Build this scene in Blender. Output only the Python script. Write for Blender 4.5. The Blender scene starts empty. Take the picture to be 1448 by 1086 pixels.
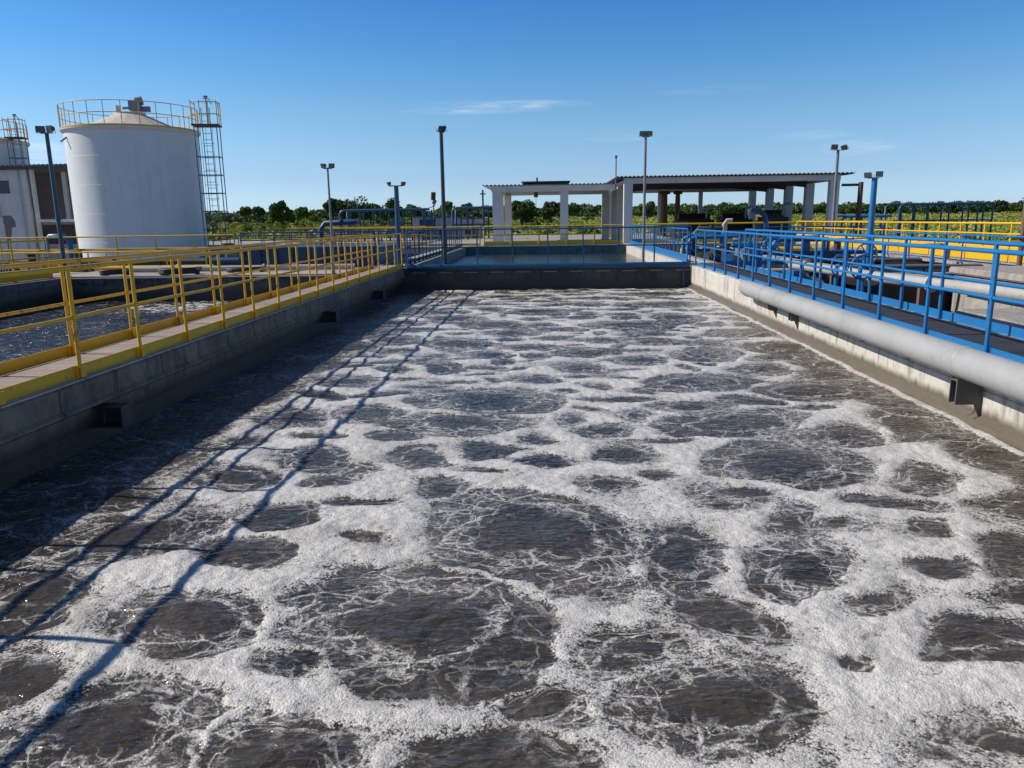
import bpy, math, random
import numpy as np
from mathutils import Vector, Matrix, Quaternion

S = bpy.context.scene
COL = S.collection
rng = np.random.default_rng(7)
random.seed(7)

# ------------------------------------------------------------------ camera
cd = bpy.data.cameras.new("camera"); cam = bpy.data.objects.new("camera", cd); COL.objects.link(cam)
cd.sensor_width = 36.0; cd.lens = 1085.0 / 1448.0 * 36.0; cd.clip_start = 0.05; cd.clip_end = 3000
R = [[0.998961, 0.005104, 0.045292], [0.043209, 0.210194, -0.976704], [-0.014505, 0.977646, 0.209755]]
cam.matrix_world = Matrix(((R[0][0], R[0][1], R[0][2], 0), (R[1][0], R[1][1], R[1][2], 0), (R[2][0], R[2][1], R[2][2], 1.5), (0, 0, 0, 1)))
S.camera = cam
S.view_settings.view_transform = 'Standard'; S.view_settings.look = 'None'
S.view_settings.exposure = 0.2; S.view_settings.gamma = 1.0
S.render.resolution_x, S.render.resolution_y = 1024, 768

# ------------------------------------------------------------------ sun and sky
EL = math.radians(37); BEAR = math.radians(-86)          # bearing from +Y, clockwise
sd = Vector((math.sin(BEAR) * math.cos(EL), math.cos(BEAR) * math.cos(EL), math.sin(EL)))
sl = bpy.data.lights.new("sun", 'SUN'); so = bpy.data.objects.new("sun", sl); COL.objects.link(so)
sl.energy = 4.6; sl.angle = math.radians(0.5); sl.color = (1.0, 0.945, 0.86)
so.rotation_euler = sd.to_track_quat('Z', 'Y').to_euler(); so.location = sd * 60
W = bpy.data.worlds.new("World"); S.world = W; W.use_nodes = True
wn, wl = W.node_tree.nodes, W.node_tree.links
bg = wn['Background']; bg.inputs['Strength'].default_value = 0.10
sky = wn.new('ShaderNodeTexSky'); sky.sky_type = 'NISHITA'; sky.sun_disc = False
sky.sun_elevation = EL; sky.sun_rotation = BEAR; sky.altitude = 0; sky.air_density = 1.0
sky.dust_density = 0.5; sky.ozone_density = 3.0
# the clear polarised air of the day: the sky deepens quickly from a pale horizon to a strong blue
gtc = wn.new('ShaderNodeTexCoord'); gsp = wn.new('ShaderNodeSeparateXYZ'); wl.new(gtc.outputs['Generated'], gsp.inputs[0])
gr = wn.new('ShaderNodeValToRGB'); wl.new(gsp.outputs[2], gr.inputs[0])
RAMP = [(0.005, (0.90, 1.26, 1.95)), (0.052, (0.73, 0.94, 1.36)), (0.117, (0.66, 0.93, 1.16)), (0.2, (0.40, 0.82, 1.16)), (0.27, (0.27, 0.69, 1.16)), (0.5, (0.20, 0.36, 0.56))]
e = gr.color_ramp.elements
while len(e) < len(RAMP): e.new(0.5)
for k, (ps, c) in enumerate(RAMP): e[k].position = ps; e[k].color = tuple(q * 0.5 for q in c) + (1,)
gm = wn.new('ShaderNodeMix'); gm.data_type = 'RGBA'; gm.blend_type = 'MULTIPLY'; gm.inputs[0].default_value = 1.0
wl.new(sky.outputs[0], gm.inputs[6]); wl.new(gr.outputs[0], gm.inputs[7])
hs = wn.new('ShaderNodeVectorMath'); hs.operation = 'SCALE'; hs.inputs['Scale'].default_value = 2.0; wl.new(gm.outputs[2], hs.inputs[0])
# thin cirrus wisps: elongated soft patches on the sky, broken by noise
tc = wn.new('ShaderNodeTexCoord')
def wnode(t, **k):
    n = wn.new(t)
    for a, b in k.items(): setattr(n, a, b)
    return n
acc = None
for az, el, wa, we, st in [(-4.1, 7.75, 6.5, 0.55, 0.31), (-1.0, 7.9, 5.0, 0.35, 0.248), (-7.8, 7.45, 3.5, 0.3, 0.186), (21.2, 4.3, 3.0, 0.6, 0.31), (18.2, 5.2, 3.2, 0.4, 0.186), (-33.5, 4.2, 4.0, 1.6, 0.46499999999999997), (11.2, 8.4, 5, 0.4, 0.093), (5.4, 5.5, 3.5, 0.3, 0.1364)]:
    a, e = math.radians(az), math.radians(el)
    d = Vector((math.sin(a) * math.cos(e), math.cos(a) * math.cos(e), math.sin(e)))
    r = Vector((math.cos(a), -math.sin(a), 0)); u = r.cross(d) * -1
    if u.z < 0: u = -u
    outs = []
    for ax, w in ((r, wa), (u, we)):
        dt = wnode('ShaderNodeVectorMath', operation='DOT_PRODUCT'); wl.new(tc.outputs['Generated'], dt.inputs[0]); dt.inputs[1].default_value = ax
        sb = wnode('ShaderNodeMath', operation='SUBTRACT'); wl.new(dt.outputs['Value'], sb.inputs[0]); sb.inputs[1].default_value = d.dot(ax)
        dv = wnode('ShaderNodeMath', operation='DIVIDE'); wl.new(sb.outputs[0], dv.inputs[0]); dv.inputs[1].default_value = math.radians(w)
        sq = wnode('ShaderNodeMath', operation='MULTIPLY'); wl.new(dv.outputs[0], sq.inputs[0]); wl.new(dv.outputs[0], sq.inputs[1])
        outs.append(sq)
    ad = wnode('ShaderNodeMath', operation='ADD'); wl.new(outs[0].outputs[0], ad.inputs[0]); wl.new(outs[1].outputs[0], ad.inputs[1])
    mr = wnode('ShaderNodeMapRange', interpolation_type='SMOOTHSTEP'); wl.new(ad.outputs[0], mr.inputs[0])
    mr.inputs[1].default_value = 1.0; mr.inputs[2].default_value = 0.0; mr.inputs[3].default_value = 0.0; mr.inputs[4].default_value = st
    if acc is None: acc = mr.outputs[0]
    else:
        s2 = wnode('ShaderNodeMath', operation='ADD'); wl.new(acc, s2.inputs[0]); wl.new(mr.outputs[0], s2.inputs[1]); acc = s2.outputs[0]
mp = wnode('ShaderNodeMapping'); wl.new(tc.outputs['Generated'], mp.inputs[0]); mp.inputs['Scale'].default_value = (5, 5, 42); mp.inputs['Rotation'].default_value = (0, 0.06, 0)
nz = wnode('ShaderNodeTexNoise'); wl.new(mp.outputs[0], nz.inputs['Vector']); nz.inputs['Scale'].default_value = 3.0; nz.inputs['Detail'].default_value = 6; nz.inputs['Roughness'].default_value = 0.6
nr = wnode('ShaderNodeMapRange'); wl.new(nz.outputs[0], nr.inputs[0]); nr.inputs[1].default_value = 0.38; nr.inputs[2].default_value = 0.7
mm = wnode('ShaderNodeMath', operation='MULTIPLY'); wl.new(acc, mm.inputs[0]); wl.new(nr.outputs[0], mm.inputs[1])
mx = wnode('ShaderNodeMix', data_type='RGBA'); wl.new(mm.outputs[0], mx.inputs[0]); wl.new(hs.outputs[0], mx.inputs[6]); mx.inputs[7].default_value = (7.5, 8.0, 8.6, 1)
wl.new(mx.outputs[2], bg.inputs['Color'])

# ------------------------------------------------------------------ mesh helpers
class MB:
    def __init__(s): s.v, s.f, s.sm = [], [], []
    def add(s, vs, fs, smooth=False):
        n = len(s.v); s.v += [tuple(p) for p in vs]
        s.f += [tuple(i + n for i in f) for f in fs]; s.sm += [smooth] * len(fs); return s
    def box(s, x0, y0, z0, x1, y1, z1):
        v = [(x, y, z) for z in (z0, z1) for y in (y0, y1) for x in (x0, x1)]
        return s.add(v, [(0, 2, 3, 1), (4, 5, 7, 6), (0, 1, 5, 4), (2, 6, 7, 3), (0, 4, 6, 2), (1, 3, 7, 5)])
    def obox(s, c, size, rz=0, rx=0, ry=0):
        m = Matrix.Translation(c) @ Matrix.Rotation(rz, 4, 'Z') @ Matrix.Rotation(ry, 4, 'Y') @ Matrix.Rotation(rx, 4, 'X')
        hx, hy, hz = (t / 2 for t in size)
        v = [m @ Vector((x, y, z)) for z in (-hz, hz) for y in (-hy, hy) for x in (-hx, hx)]
        return s.add(v, [(0, 2, 3, 1), (4, 5, 7, 6), (0, 1, 5, 4), (2, 6, 7, 3), (0, 4, 6, 2), (1, 3, 7, 5)])
    def tube(s, pts, r, n=8, closed=False, caps=True):
        P = [Vector(p) for p in pts]; k = len(P)
        rr = list(r) if hasattr(r, '__len__') else [r] * k
        rings = []; up = None
        for i in range(k):
            if closed: t = P[(i + 1) % k] - P[i - 1]
            else: t = P[min(i + 1, k - 1)] - P[max(i - 1, 0)]
            t.normalize()
            if up is None:
                a = Vector((0, 0, 1)) if abs(t.z) < 0.9 else Vector((1, 0, 0))
                up = (a - t * a.dot(t)).normalized()
            else: up = (up - t * up.dot(t)).normalized()
            w = t.cross(up)
            rings.append([P[i] + (up * math.cos(q) + w * math.sin(q)) * rr[i] for q in (2 * math.pi * j / n for j in range(n))])
        v = [p for g in rings for p in g]
        f = [(i * n + j, i * n + (j + 1) % n, ((i + 1) % k) * n + (j + 1) % n, ((i + 1) % k) * n + j) for i in range(k if closed else k - 1) for j in range(n)]
        s.add(v, f, True)
        if caps and not closed:
            s.add(rings[0], [tuple(range(n - 1, -1, -1))]); s.add(rings[-1], [tuple(range(n))])
        return s
    def lathe(s, prof, n=32, c=(0, 0, 0), a0=0.0, a1=2 * math.pi, smooth=True):
        full = abs(a1 - a0 - 2 * math.pi) < 1e-6; m = n if full else n + 1
        for (r0, z0), (r1, z1) in zip(prof[:-1], prof[1:]):
            v = []
            for r, z in ((r0, z0), (r1, z1)):
                v += [(c[0] + r * math.cos(a0 + (a1 - a0) * j / n), c[1] + r * math.sin(a0 + (a1 - a0) * j / n), c[2] + z) for j in range(m)]
            s.add(v, [(j, (j + 1) % m, m + (j + 1) % m, m + j) for j in range(n)], smooth)
        return s
    def prism(s, poly, axis, a, b):
        def pt(p, t): return (p[0], t, p[1]) if axis == 'Y' else ((t, p[0], p[1]) if axis == 'X' else (p[0], p[1], t))
        n = len(poly); v = [pt(p, a) for p in poly] + [pt(p, b) for p in poly]
        return s.add(v, [tuple(range(n)), tuple(range(2 * n - 1, n - 1, -1))] + [(i, i + n, (i + 1) % n + n, (i + 1) % n) for i in range(n)])
    def mesh(s, name, mat):
        me = bpy.data.meshes.new(name); me.from_pydata(s.v, [], s.f); me.polygons.foreach_set('use_smooth', s.sm)
        if mat: me.materials.append(mat)
        me.update(); return me
    def build(s, name, mat, parent=None, loc=None, bevel=0):
        o = bpy.data.objects.new(name, s.mesh(name, mat)); COL.objects.link(o)
        if parent: o.parent = parent
        if loc: o.location = loc
        if bevel:
            import bmesh
            bm = bmesh.new(); bm.from_mesh(o.data); bmesh.ops.recalc_face_normals(bm, faces=bm.faces)
            bmesh.ops.bevel(bm, geom=[e for e in bm.edges], offset=bevel, segments=2, affect='EDGES', clamp_overlap=True)
            bm.to_mesh(o.data); bm.free()
        return o
def fixn(o):
    import bmesh
    bm = bmesh.new(); bm.from_mesh(o.data); bmesh.ops.recalc_face_normals(bm, faces=bm.faces); bm.to_mesh(o.data); bm.free(); return o
def tag(o, label, cat, group=None, kind=None):
    o['label'] = label; o['category'] = cat
    if group: o['group'] = group
    if kind: o['kind'] = kind
    return o
def thing(name, label, cat, loc=(0, 0, 0), rz=0.0, group=None):
    o = bpy.data.objects.new(name, None); COL.objects.link(o); o.empty_display_size = 0.2
    o.location = loc; o.rotation_euler = (0, 0, rz); return tag(o, label, cat, group)
def struct(o, label=None):
    o['kind'] = 'structure'
    if label: o['label'] = label
    return o
def inst(mesh, name, parent, loc=(0, 0, 0), rz=0.0):
    o = bpy.data.objects.new(name, mesh); COL.objects.link(o); o.parent = parent; o.location = loc; o.rotation_euler = (0, 0, rz); return o
def dup(root, loc, rz=None, label=None, scale=None):
    r = root.copy(); COL.objects.link(r); r.location = loc
    if rz is not None: r.rotation_euler = (0, 0, rz)
    if label: r['label'] = label
    if scale: r.scale = scale
    for ch in list(root.children):
        c = ch.copy(); COL.objects.link(c); c.parent = r
        for g in ch.children:
            d = g.copy(); COL.objects.link(d); d.parent = c
    return r

# ------------------------------------------------------------------ materials
def newmat(name):
    m = bpy.data.materials.new(name); m.use_nodes = True
    nt = m.node_tree; return m, nt.nodes, nt.links, nt.nodes['Principled BSDF']
def N(nodes, t, **k):
    n = nodes.new(t)
    for a, b in k.items(): setattr(n, a, b)
    return n
def noise(nd, ln, vec, scale, detail=4, rough=0.55, dist=0.0):
    n = nd.new('ShaderNodeTexNoise'); n.inputs['Scale'].default_value = scale; n.inputs['Detail'].default_value = detail
    n.inputs['Roughness'].default_value = rough; n.inputs['Distortion'].default_value = dist
    if vec is not None: ln.new(vec, n.inputs['Vector'])
    return n.outputs[0]
def remap(nd, ln, x, a, b, c=0.0, d=1.0, smooth=False):
    n = nd.new('ShaderNodeMapRange'); ln.new(x, n.inputs[0])
    if smooth: n.interpolation_type = 'SMOOTHSTEP'
    for i, q in enumerate((a, b, c, d)): n.inputs[i + 1].default_value = q
    return n.outputs[0]
def math2(nd, ln, op, x, y=None, clamp=False):
    n = nd.new('ShaderNodeMath'); n.operation = op; n.use_clamp = clamp
    for i, q in enumerate((x, y)):
        if q is None: continue
        if isinstance(q, (int, float)): n.inputs[i].default_value = q
        else: ln.new(q, n.inputs[i])
    return n.outputs[0]
def mixc(nd, ln, fac, a, b):
    n = nd.new('ShaderNodeMix'); n.data_type = 'RGBA'
    if isinstance(fac, (int, float)): n.inputs[0].default_value = fac
    else: ln.new(fac, n.inputs[0])
    for i, q in ((6, a), (7, b)):
        if isinstance(q, tuple): n.inputs[i].default_value = (*q, 1)
        else: ln.new(q, n.inputs[i])
    return n.outputs[2]
def bump(nd, ln, h, strength, dist, bsdf, prev=None):
    n = nd.new('ShaderNodeBump'); n.inputs['Strength'].default_value = strength; n.inputs['Distance'].default_value = dist
    ln.new(h, n.inputs['Height'])
    if prev is not None: ln.new(prev, n.inputs['Normal'])
    if bsdf is not None: ln.new(n.outputs[0], bsdf.inputs['Normal'])
    return n.outputs[0]
def wpos(nd):
    return nd.new('ShaderNodeNewGeometry').outputs['Position']

def paint(name, col, rough=0.42, wear=(0.16, 0.09, 0.05), wear_amt=0.35, dirt=0.25, metal=0.0, streak=0.0):
    m, nd, ln, b = newmat(name); p = wpos(nd)
    big = noise(nd, ln, p, 1.3, 5); fine = noise(nd, ln, p, 14, 6, 0.65)
    c = mixc(nd, ln, remap(nd, ln, big, 0.35, 0.75, 0, dirt), col, tuple(q * 0.55 + 0.03 for q in col))
    w = remap(nd, ln, math2(nd, ln, 'ADD', math2(nd, ln, 'MULTIPLY', fine, 0.7), math2(nd, ln, 'MULTIPLY', big, 0.4)), 0.63, 0.70, 0, wear_amt, True)
    c = mixc(nd, ln, w, c, wear)
    if streak:                                # rain and rust runs down the face
        mp = nd.new('ShaderNodeMapping'); ln.new(p, mp.inputs[0]); mp.inputs['Scale'].default_value = (3.2, 3.2, 0.16)
        dr = noise(nd, ln, mp.outputs[0], 1.5, 6, 0.62)
        c = mixc(nd, ln, remap(nd, ln, dr, 0.52, 0.74, 0, streak), c, tuple(0.5 * q + 0.5 * v for q, v in zip(wear, col)))
    ln.new(c, b.inputs['Base Color'])
    ln.new(remap(nd, ln, fine, 0.3, 0.7, rough - 0.08, rough + 0.15), b.inputs['Roughness']); b.inputs['Metallic'].default_value = metal
    bump(nd, ln, fine, 0.12, 0.003, b); return m

def concrete(name, col, dark, stain=(0.06, 0.05, 0.04), wet=None, joints=None, rough=0.85, patch=0.6):
    """wet=(z of stain line, spread): real waterline staining; joints = spacing of casting joints along Y"""
    m, nd, ln, b = newmat(name); p = wpos(nd)
    n1 = noise(nd, ln, p, 0.7, 6, 0.6); n2 = noise(nd, ln, p, 6, 6, 0.65); n3 = noise(nd, ln, p, 45, 3)
    c = mixc(nd, ln, remap(nd, ln, n1, 0.40, 0.60, 0, patch), col, dark)
    c = mixc(nd, ln, remap(nd, ln, n2, 0.46, 0.64, 0, 0.65), c, dark)
    mp = nd.new('ShaderNodeMapping'); ln.new(p, mp.inputs[0]); mp.inputs['Scale'].default_value = (5, 5, 0.5)
    drip = noise(nd, ln, mp.outputs[0], 1.6, 5, 0.6)
    c = mixc(nd, ln, remap(nd, ln, drip, 0.52, 0.68, 0, 0.65), c, stain)
    if wet:
        sp = nd.new('ShaderNodeSeparateXYZ'); ln.new(p, sp.inputs[0])
        zz = math2(nd, ln, 'ADD', sp.outputs[2], math2(nd, ln, 'MULTIPLY', math2(nd, ln, 'SUBTRACT', drip, 0.5), 0.18))
        c = mixc(nd, ln, remap(nd, ln, zz, wet[0] + wet[1], wet[0], 0, wet[2] if len(wet) > 2 else 0.9, True), c, stain)
        ln.new(remap(nd, ln, zz, wet[0] + wet[1], wet[0], rough, 0.35, True), b.inputs['Roughness'])
    else: b.inputs['Roughness'].default_value = rough
    h = math2(nd, ln, 'ADD', math2(nd, ln, 'MULTIPLY', n2, 0.6), math2(nd, ln, 'MULTIPLY', n3, 0.4))
    if joints:                                # casting joints across the wall, a little crooked
        s2 = nd.new('ShaderNodeSeparateXYZ'); ln.new(p, s2.inputs[0])
        yy = math2(nd, ln, 'ADD', s2.outputs[1], math2(nd, ln, 'MULTIPLY', n2, 0.06))
        fr = math2(nd, ln, 'ABSOLUTE', math2(nd, ln, 'SUBTRACT', math2(nd, ln, 'FRACT', math2(nd, ln, 'MULTIPLY', yy, 1.0 / joints)), 0.5))
        jn = math2(nd, ln, 'MULTIPLY', remap(nd, ln, fr, 0.5 - 0.016 / joints, 0.5 - 0.006 / joints), remap(nd, ln, s2.outputs[2], -0.30, -0.26, 0.15, 1.0))
        c = mixc(nd, ln, math2(nd, ln, 'MULTIPLY', jn, 0.75), c, tuple(q * 0.35 for q in dark)); h = math2(nd, ln, 'SUBTRACT', h, jn)
    ln.new(c, b.inputs['Base Color'])
    bump(nd, ln, h, 0.7, 0.018, b); return m

def leafmat(name, c1, c2, c3):
    m, nd, ln, b = newmat(name); g = nd.new('ShaderNodeNewGeometry')
    oi = nd.new('ShaderNodeObjectInfo')
    r = g.outputs['Random Per Island']; n1 = noise(nd, ln, g.outputs['Position'], 0.12, 3)
    f = math2(nd, ln, 'ADD', math2(nd, ln, 'MULTIPLY', r, 0.5), remap(nd, ln, n1, 0.35, 0.65, 0, 0.5))
    cr = nd.new('ShaderNodeValToRGB'); ln.new(f, cr.inputs[0]); e = cr.color_ramp.elements
    e[0].position = 0.1; e[0].color = (*c1, 1); e[1].position = 0.9; e[1].color = (*c3, 1); k = e.new(0.5); k.color = (*c2, 1)
    h = nd.new('ShaderNodeHueSaturation'); ln.new(cr.outputs[0], h.inputs['Color'])
    ln.new(remap(nd, ln, oi.outputs['Random'], 0, 1, 0.8, 1.2), h.inputs['Value'])
    ln.new(h.outputs[0], b.inputs['Base Color']); b.inputs['Roughness'].default_value = 0.6
    b.inputs['Specular IOR Level'].default_value = 0.25
    tr = nd.new('ShaderNodeBsdfTranslucent'); ln.new(h.outputs[0], tr.inputs[0])
    ms = nd.new('ShaderNodeMixShader'); ms.inputs[0].default_value = 0.25; ln.new(b.outputs[0], ms.inputs[1]); ln.new(tr.outputs[0], ms.inputs[2])
    ln.new(ms.outputs[0], nd['Material Output'].inputs['Surface']); return m

M = {}
M['yellow'] = paint('yellow_paint', (0.74, 0.41, 0.008), 0.4, (0.16, 0.075, 0.025), 0.85, 0.28)
M['yellow_bright'] = paint('bright_yellow_paint', (0.72, 0.42, 0.012), 0.45, (0.3, 0.16, 0.03), 0.3, 0.2)
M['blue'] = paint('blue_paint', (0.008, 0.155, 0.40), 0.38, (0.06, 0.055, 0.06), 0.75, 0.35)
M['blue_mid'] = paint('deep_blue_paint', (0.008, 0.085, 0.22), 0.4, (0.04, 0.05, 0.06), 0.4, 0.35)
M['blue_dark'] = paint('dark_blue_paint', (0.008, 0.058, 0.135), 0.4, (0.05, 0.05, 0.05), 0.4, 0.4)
M['blue_pipe'] = paint('blue_pipe_paint', (0.008, 0.06, 0.14), 0.3, (0.05, 0.08, 0.10), 0.4, 0.3)
M['white_tank'] = paint('white_tank_paint', (0.70, 0.70, 0.69), 0.5, (0.34, 0.28, 0.21), 0.3, 0.15, streak=0.45)
M['white_wall'] = paint('white_wall_paint', (0.62, 0.62, 0.62), 0.8, (0.22, 0.2, 0.18), 0.6, 0.35, streak=0.7)
M['white_col'] = paint('white_column_paint', (0.64, 0.63, 0.62), 0.8, (0.28, 0.26, 0.23), 0.5, 0.3, streak=0.5)
M['roof_cone'] = paint('weathered_roof_paint', (0.58, 0.52, 0.46), 0.6, (0.3, 0.22, 0.16), 0.5, 0.35)
M['grey_metal'] = paint('grey_metal', (0.22, 0.22, 0.23), 0.45, (0.16, 0.12, 0.09), 0.4, 0.3, 0.3)
M['dark_metal'] = paint('dark_metal', (0.045, 0.045, 0.048), 0.5, (0.10, 0.07, 0.05), 0.4, 0.3)
M['bracket'] = paint('rusty_bracket_steel', (0.10, 0.09, 0.08), 0.6, (0.16, 0.08, 0.045), 0.7, 0.5)
M['black'] = paint('black_rubber', (0.018, 0.018, 0.019), 0.6, (0.05, 0.05, 0.05), 0.3, 0.2)
M['grey_pipe'] = paint('grey_pipe_paint', (0.37, 0.365, 0.35), 0.45, (0.20, 0.165, 0.13), 0.55, 0.45, streak=0.4)
M['white_pipe'] = paint('white_pipe_paint', (0.40, 0.385, 0.355), 0.55, (0.2, 0.15, 0.11), 0.6, 0.5, streak=0.4)
M['lamp_glass'] = paint('lamp_glass', (0.14, 0.15, 0.16), 0.15, (0.2, 0.2, 0.2), 0.1, 0.1)
M['window_dark'] = paint('dark_window_glass', (0.015, 0.018, 0.022), 0.12, (0.03, 0.03, 0.03), 0.2, 0.1)
M['interior'] = paint('dark_interior', (0.20, 0.18, 0.175), 0.9, (0.05, 0.05, 0.05), 0.3, 0.4)
M['brown'] = paint('brown_rusty_metal', (0.16, 0.09, 0.06), 0.65, (0.09, 0.04, 0.02), 0.5, 0.4)
M['roof_sheet'] = paint('roof_sheet', (0.30, 0.32, 0.33), 0.45, (0.2, 0.15, 0.12), 0.3, 0.3, 0.2)
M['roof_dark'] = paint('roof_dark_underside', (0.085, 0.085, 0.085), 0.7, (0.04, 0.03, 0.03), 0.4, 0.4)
M['tarp'] = paint('black_liner', (0.012, 0.012, 0.013), 0.45, (0.03, 0.03, 0.03), 0.3, 0.3)
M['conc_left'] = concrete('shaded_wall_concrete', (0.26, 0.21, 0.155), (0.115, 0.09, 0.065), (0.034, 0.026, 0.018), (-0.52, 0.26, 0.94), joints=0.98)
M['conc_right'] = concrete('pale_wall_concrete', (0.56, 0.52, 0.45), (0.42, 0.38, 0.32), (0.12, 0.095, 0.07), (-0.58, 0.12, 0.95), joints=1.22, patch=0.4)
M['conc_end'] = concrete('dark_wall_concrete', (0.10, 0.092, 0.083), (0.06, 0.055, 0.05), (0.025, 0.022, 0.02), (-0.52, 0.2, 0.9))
M['conc'] = concrete('grey_concrete', (0.36, 0.34, 0.31), (0.24, 0.225, 0.20), (0.10, 0.085, 0.07))
M['pole_steel'] = paint('blue_grey_pole_paint', (0.035, 0.075, 0.11), 0.4, (0.08, 0.06, 0.05), 0.5, 0.3)
M['basin_teal'] = concrete('sky_shade_tinted_concrete', (0.12, 0.165, 0.17), (0.07, 0.095, 0.10), (0.03, 0.045, 0.04))  # bluish sky-lit shade of the second basin's end wall, put into the colour
M['pole_dark'] = paint('dark_green_blue_paint', (0.014, 0.035, 0.055), 0.4, (0.06, 0.05, 0.04), 0.5, 0.3)
M['conc_shade'] = concrete('shade_toned_basin_concrete', (0.18, 0.165, 0.145), (0.10, 0.09, 0.078), (0.04, 0.034, 0.028), (-0.52, 0.25, 0.9), joints=1.4)  # darker copy of the concrete: shade on the left basin's walls put into its colour
M['tower'] = paint('blue_grey_steel', (0.10, 0.14, 0.17), 0.5, (0.12, 0.08, 0.06), 0.5, 0.3)
M['conc_pink'] = concrete('pinkish_concrete', (0.40, 0.35, 0.31), (0.26, 0.22, 0.19), (0.15, 0.11, 0.09))
M['leaf_dark'] = leafmat('dark_foliage', (0.026, 0.054, 0.014), (0.058, 0.098, 0.026), (0.12, 0.16, 0.045))
M['leaf_mid'] = leafmat('mid_foliage', (0.06, 0.10, 0.018), (0.12, 0.17, 0.03), (0.22, 0.26, 0.06))
M['leaf_light'] = leafmat('light_foliage', (0.16, 0.19, 0.03), (0.28, 0.31, 0.06), (0.42, 0.42, 0.12))
M['bark'] = paint('bark', (0.09, 0.065, 0.045), 0.9, (0.04, 0.03, 0.02), 0.5, 0.4)

def planks_mat(name, col, dark, step, axis, rough=0.8):
    m, nd, ln, b = newmat(name); p = wpos(nd)
    sp = nd.new('ShaderNodeSeparateXYZ'); ln.new(p, sp.inputs[0])
    w = math2(nd, ln, 'MULTIPLY', sp.outputs[axis], 1.0 / step); fr = math2(nd, ln, 'FRACT', w); fl = math2(nd, ln, 'FLOOR', w)
    wn_ = nd.new('ShaderNodeTexWhiteNoise'); wn_.noise_dimensions = '1D'; ln.new(fl, wn_.inputs['W'])
    n1 = noise(nd, ln, p, 3, 5); n2 = noise(nd, ln, p, 30, 4)
    c = mixc(nd, ln, remap(nd, ln, n1, 0.35, 0.7, 0, 0.7), col, dark)
    c = mixc(nd, ln, math2(nd, ln, 'MULTIPLY', wn_.outputs[0], 0.45), c, dark)
    g = remap(nd, ln, math2(nd, ln, 'ABSOLUTE', math2(nd, ln, 'SUBTRACT', fr, 0.5)), 0.44, 0.5, 0, 1)
    c = mixc(nd, ln, math2(nd, ln, 'MULTIPLY', g, 0.75), c, tuple(q * 0.15 for q in dark)); ln.new(c, b.inputs['Base Color']); b.inputs['Roughness'].default_value = rough
    h = math2(nd, ln, 'SUBTRACT', math2(nd, ln, 'MULTIPLY', n2, 0.3), g); bump(nd, ln, h, 0.5, 0.008, b); return m
M['deck_brown'] = planks_mat('walkway_boards', (0.36, 0.29, 0.24), (0.23, 0.18, 0.145), 0.19, 1)
M['deck_black'] = planks_mat('black_walkway_mat', (0.040, 0.038, 0.037), (0.025, 0.024, 0.024), 0.6, 1, 0.7)

def ground_mat():
    m, nd, ln, b = newmat('field_ground'); p = wpos(nd)
    n1 = noise(nd, ln, p, 0.03, 6, 0.6); n2 = noise(nd, ln, p, 0.5, 6, 0.65); n3 = noise(nd, ln, p, 6, 5, 0.7)
    sp = nd.new('ShaderNodeSeparateXYZ'); ln.new(p, sp.inputs[0])
    green = mixc(nd, ln, remap(nd, ln, n1, 0.35, 0.65), (0.15, 0.18, 0.035), (0.24, 0.24, 0.075))
    green = mixc(nd, ln, remap(nd, ln, n2, 0.4, 0.7, 0, 0.6), green, (0.09, 0.125, 0.026))
    dirt = mixc(nd, ln, remap(nd, ln, n2, 0.35, 0.65), (0.22, 0.185, 0.15), (0.13, 0.11, 0.09))
    dirt = mixc(nd, ln, remap(nd, ln, n3, 0.4, 0.7, 0, 0.5), dirt, (0.08, 0.07, 0.06))
    f = remap(nd, ln, math2(nd, ln, 'ADD', sp.outputs[1], math2(nd, ln, 'MULTIPLY', n2, 14)), 66, 76, 0, 1, True)
    ln.new(mixc(nd, ln, f, dirt, green), b.inputs['Base Color']); b.inputs['Roughness'].default_value = 0.95
    bump(nd, ln, n3, 0.6, 0.05, b); return m
M['ground'] = ground_mat()
# ------------------------------------------------------------------ water with floating foam
def perlin(x, y, seed=0):
    xi = np.floor(x).astype(np.int64); yi = np.floor(y).astype(np.int64); xf = x - xi; yf = y - yi
    def grad(ix, iy):
        h = (ix * 374761393 + iy * 668265263 + seed * 974634777) & 0xFFFFFFFF
        h = ((h ^ (h >> 13)) * 1274126177) & 0xFFFFFFFF; h = h ^ (h >> 16)
        a = (h & 0xFFFF) / 65536.0 * 2 * np.pi; return np.cos(a), np.sin(a)
    def dot(ix, iy, dx, dy):
        g = grad(ix, iy); return g[0] * dx + g[1] * dy
    u = xf * xf * xf * (xf * (xf * 6 - 15) + 10); v = yf * yf * yf * (yf * (yf * 6 - 15) + 10)
    a = dot(xi, yi, xf, yf); b = dot(xi + 1, yi, xf - 1, yf); c = dot(xi, yi + 1, xf, yf - 1); d = dot(xi + 1, yi + 1, xf - 1, yf - 1)
    return (a + (b - a) * u + (c - a) * v + (a - b - c + d) * u * v) * 1.5
def fbm(x, y, seed, o=4):
    s = 0; amp = 1.0; t = 0
    for k in range(o): s = s + perlin(x * 2 ** k, y * 2 ** k, seed + k) * amp; t += amp; amp *= 0.55
    return s / t
def sstep(a, b, x):
    t = np.clip((x - a) / (b - a), 0, 1); return t * t * (3 - 2 * t)

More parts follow.
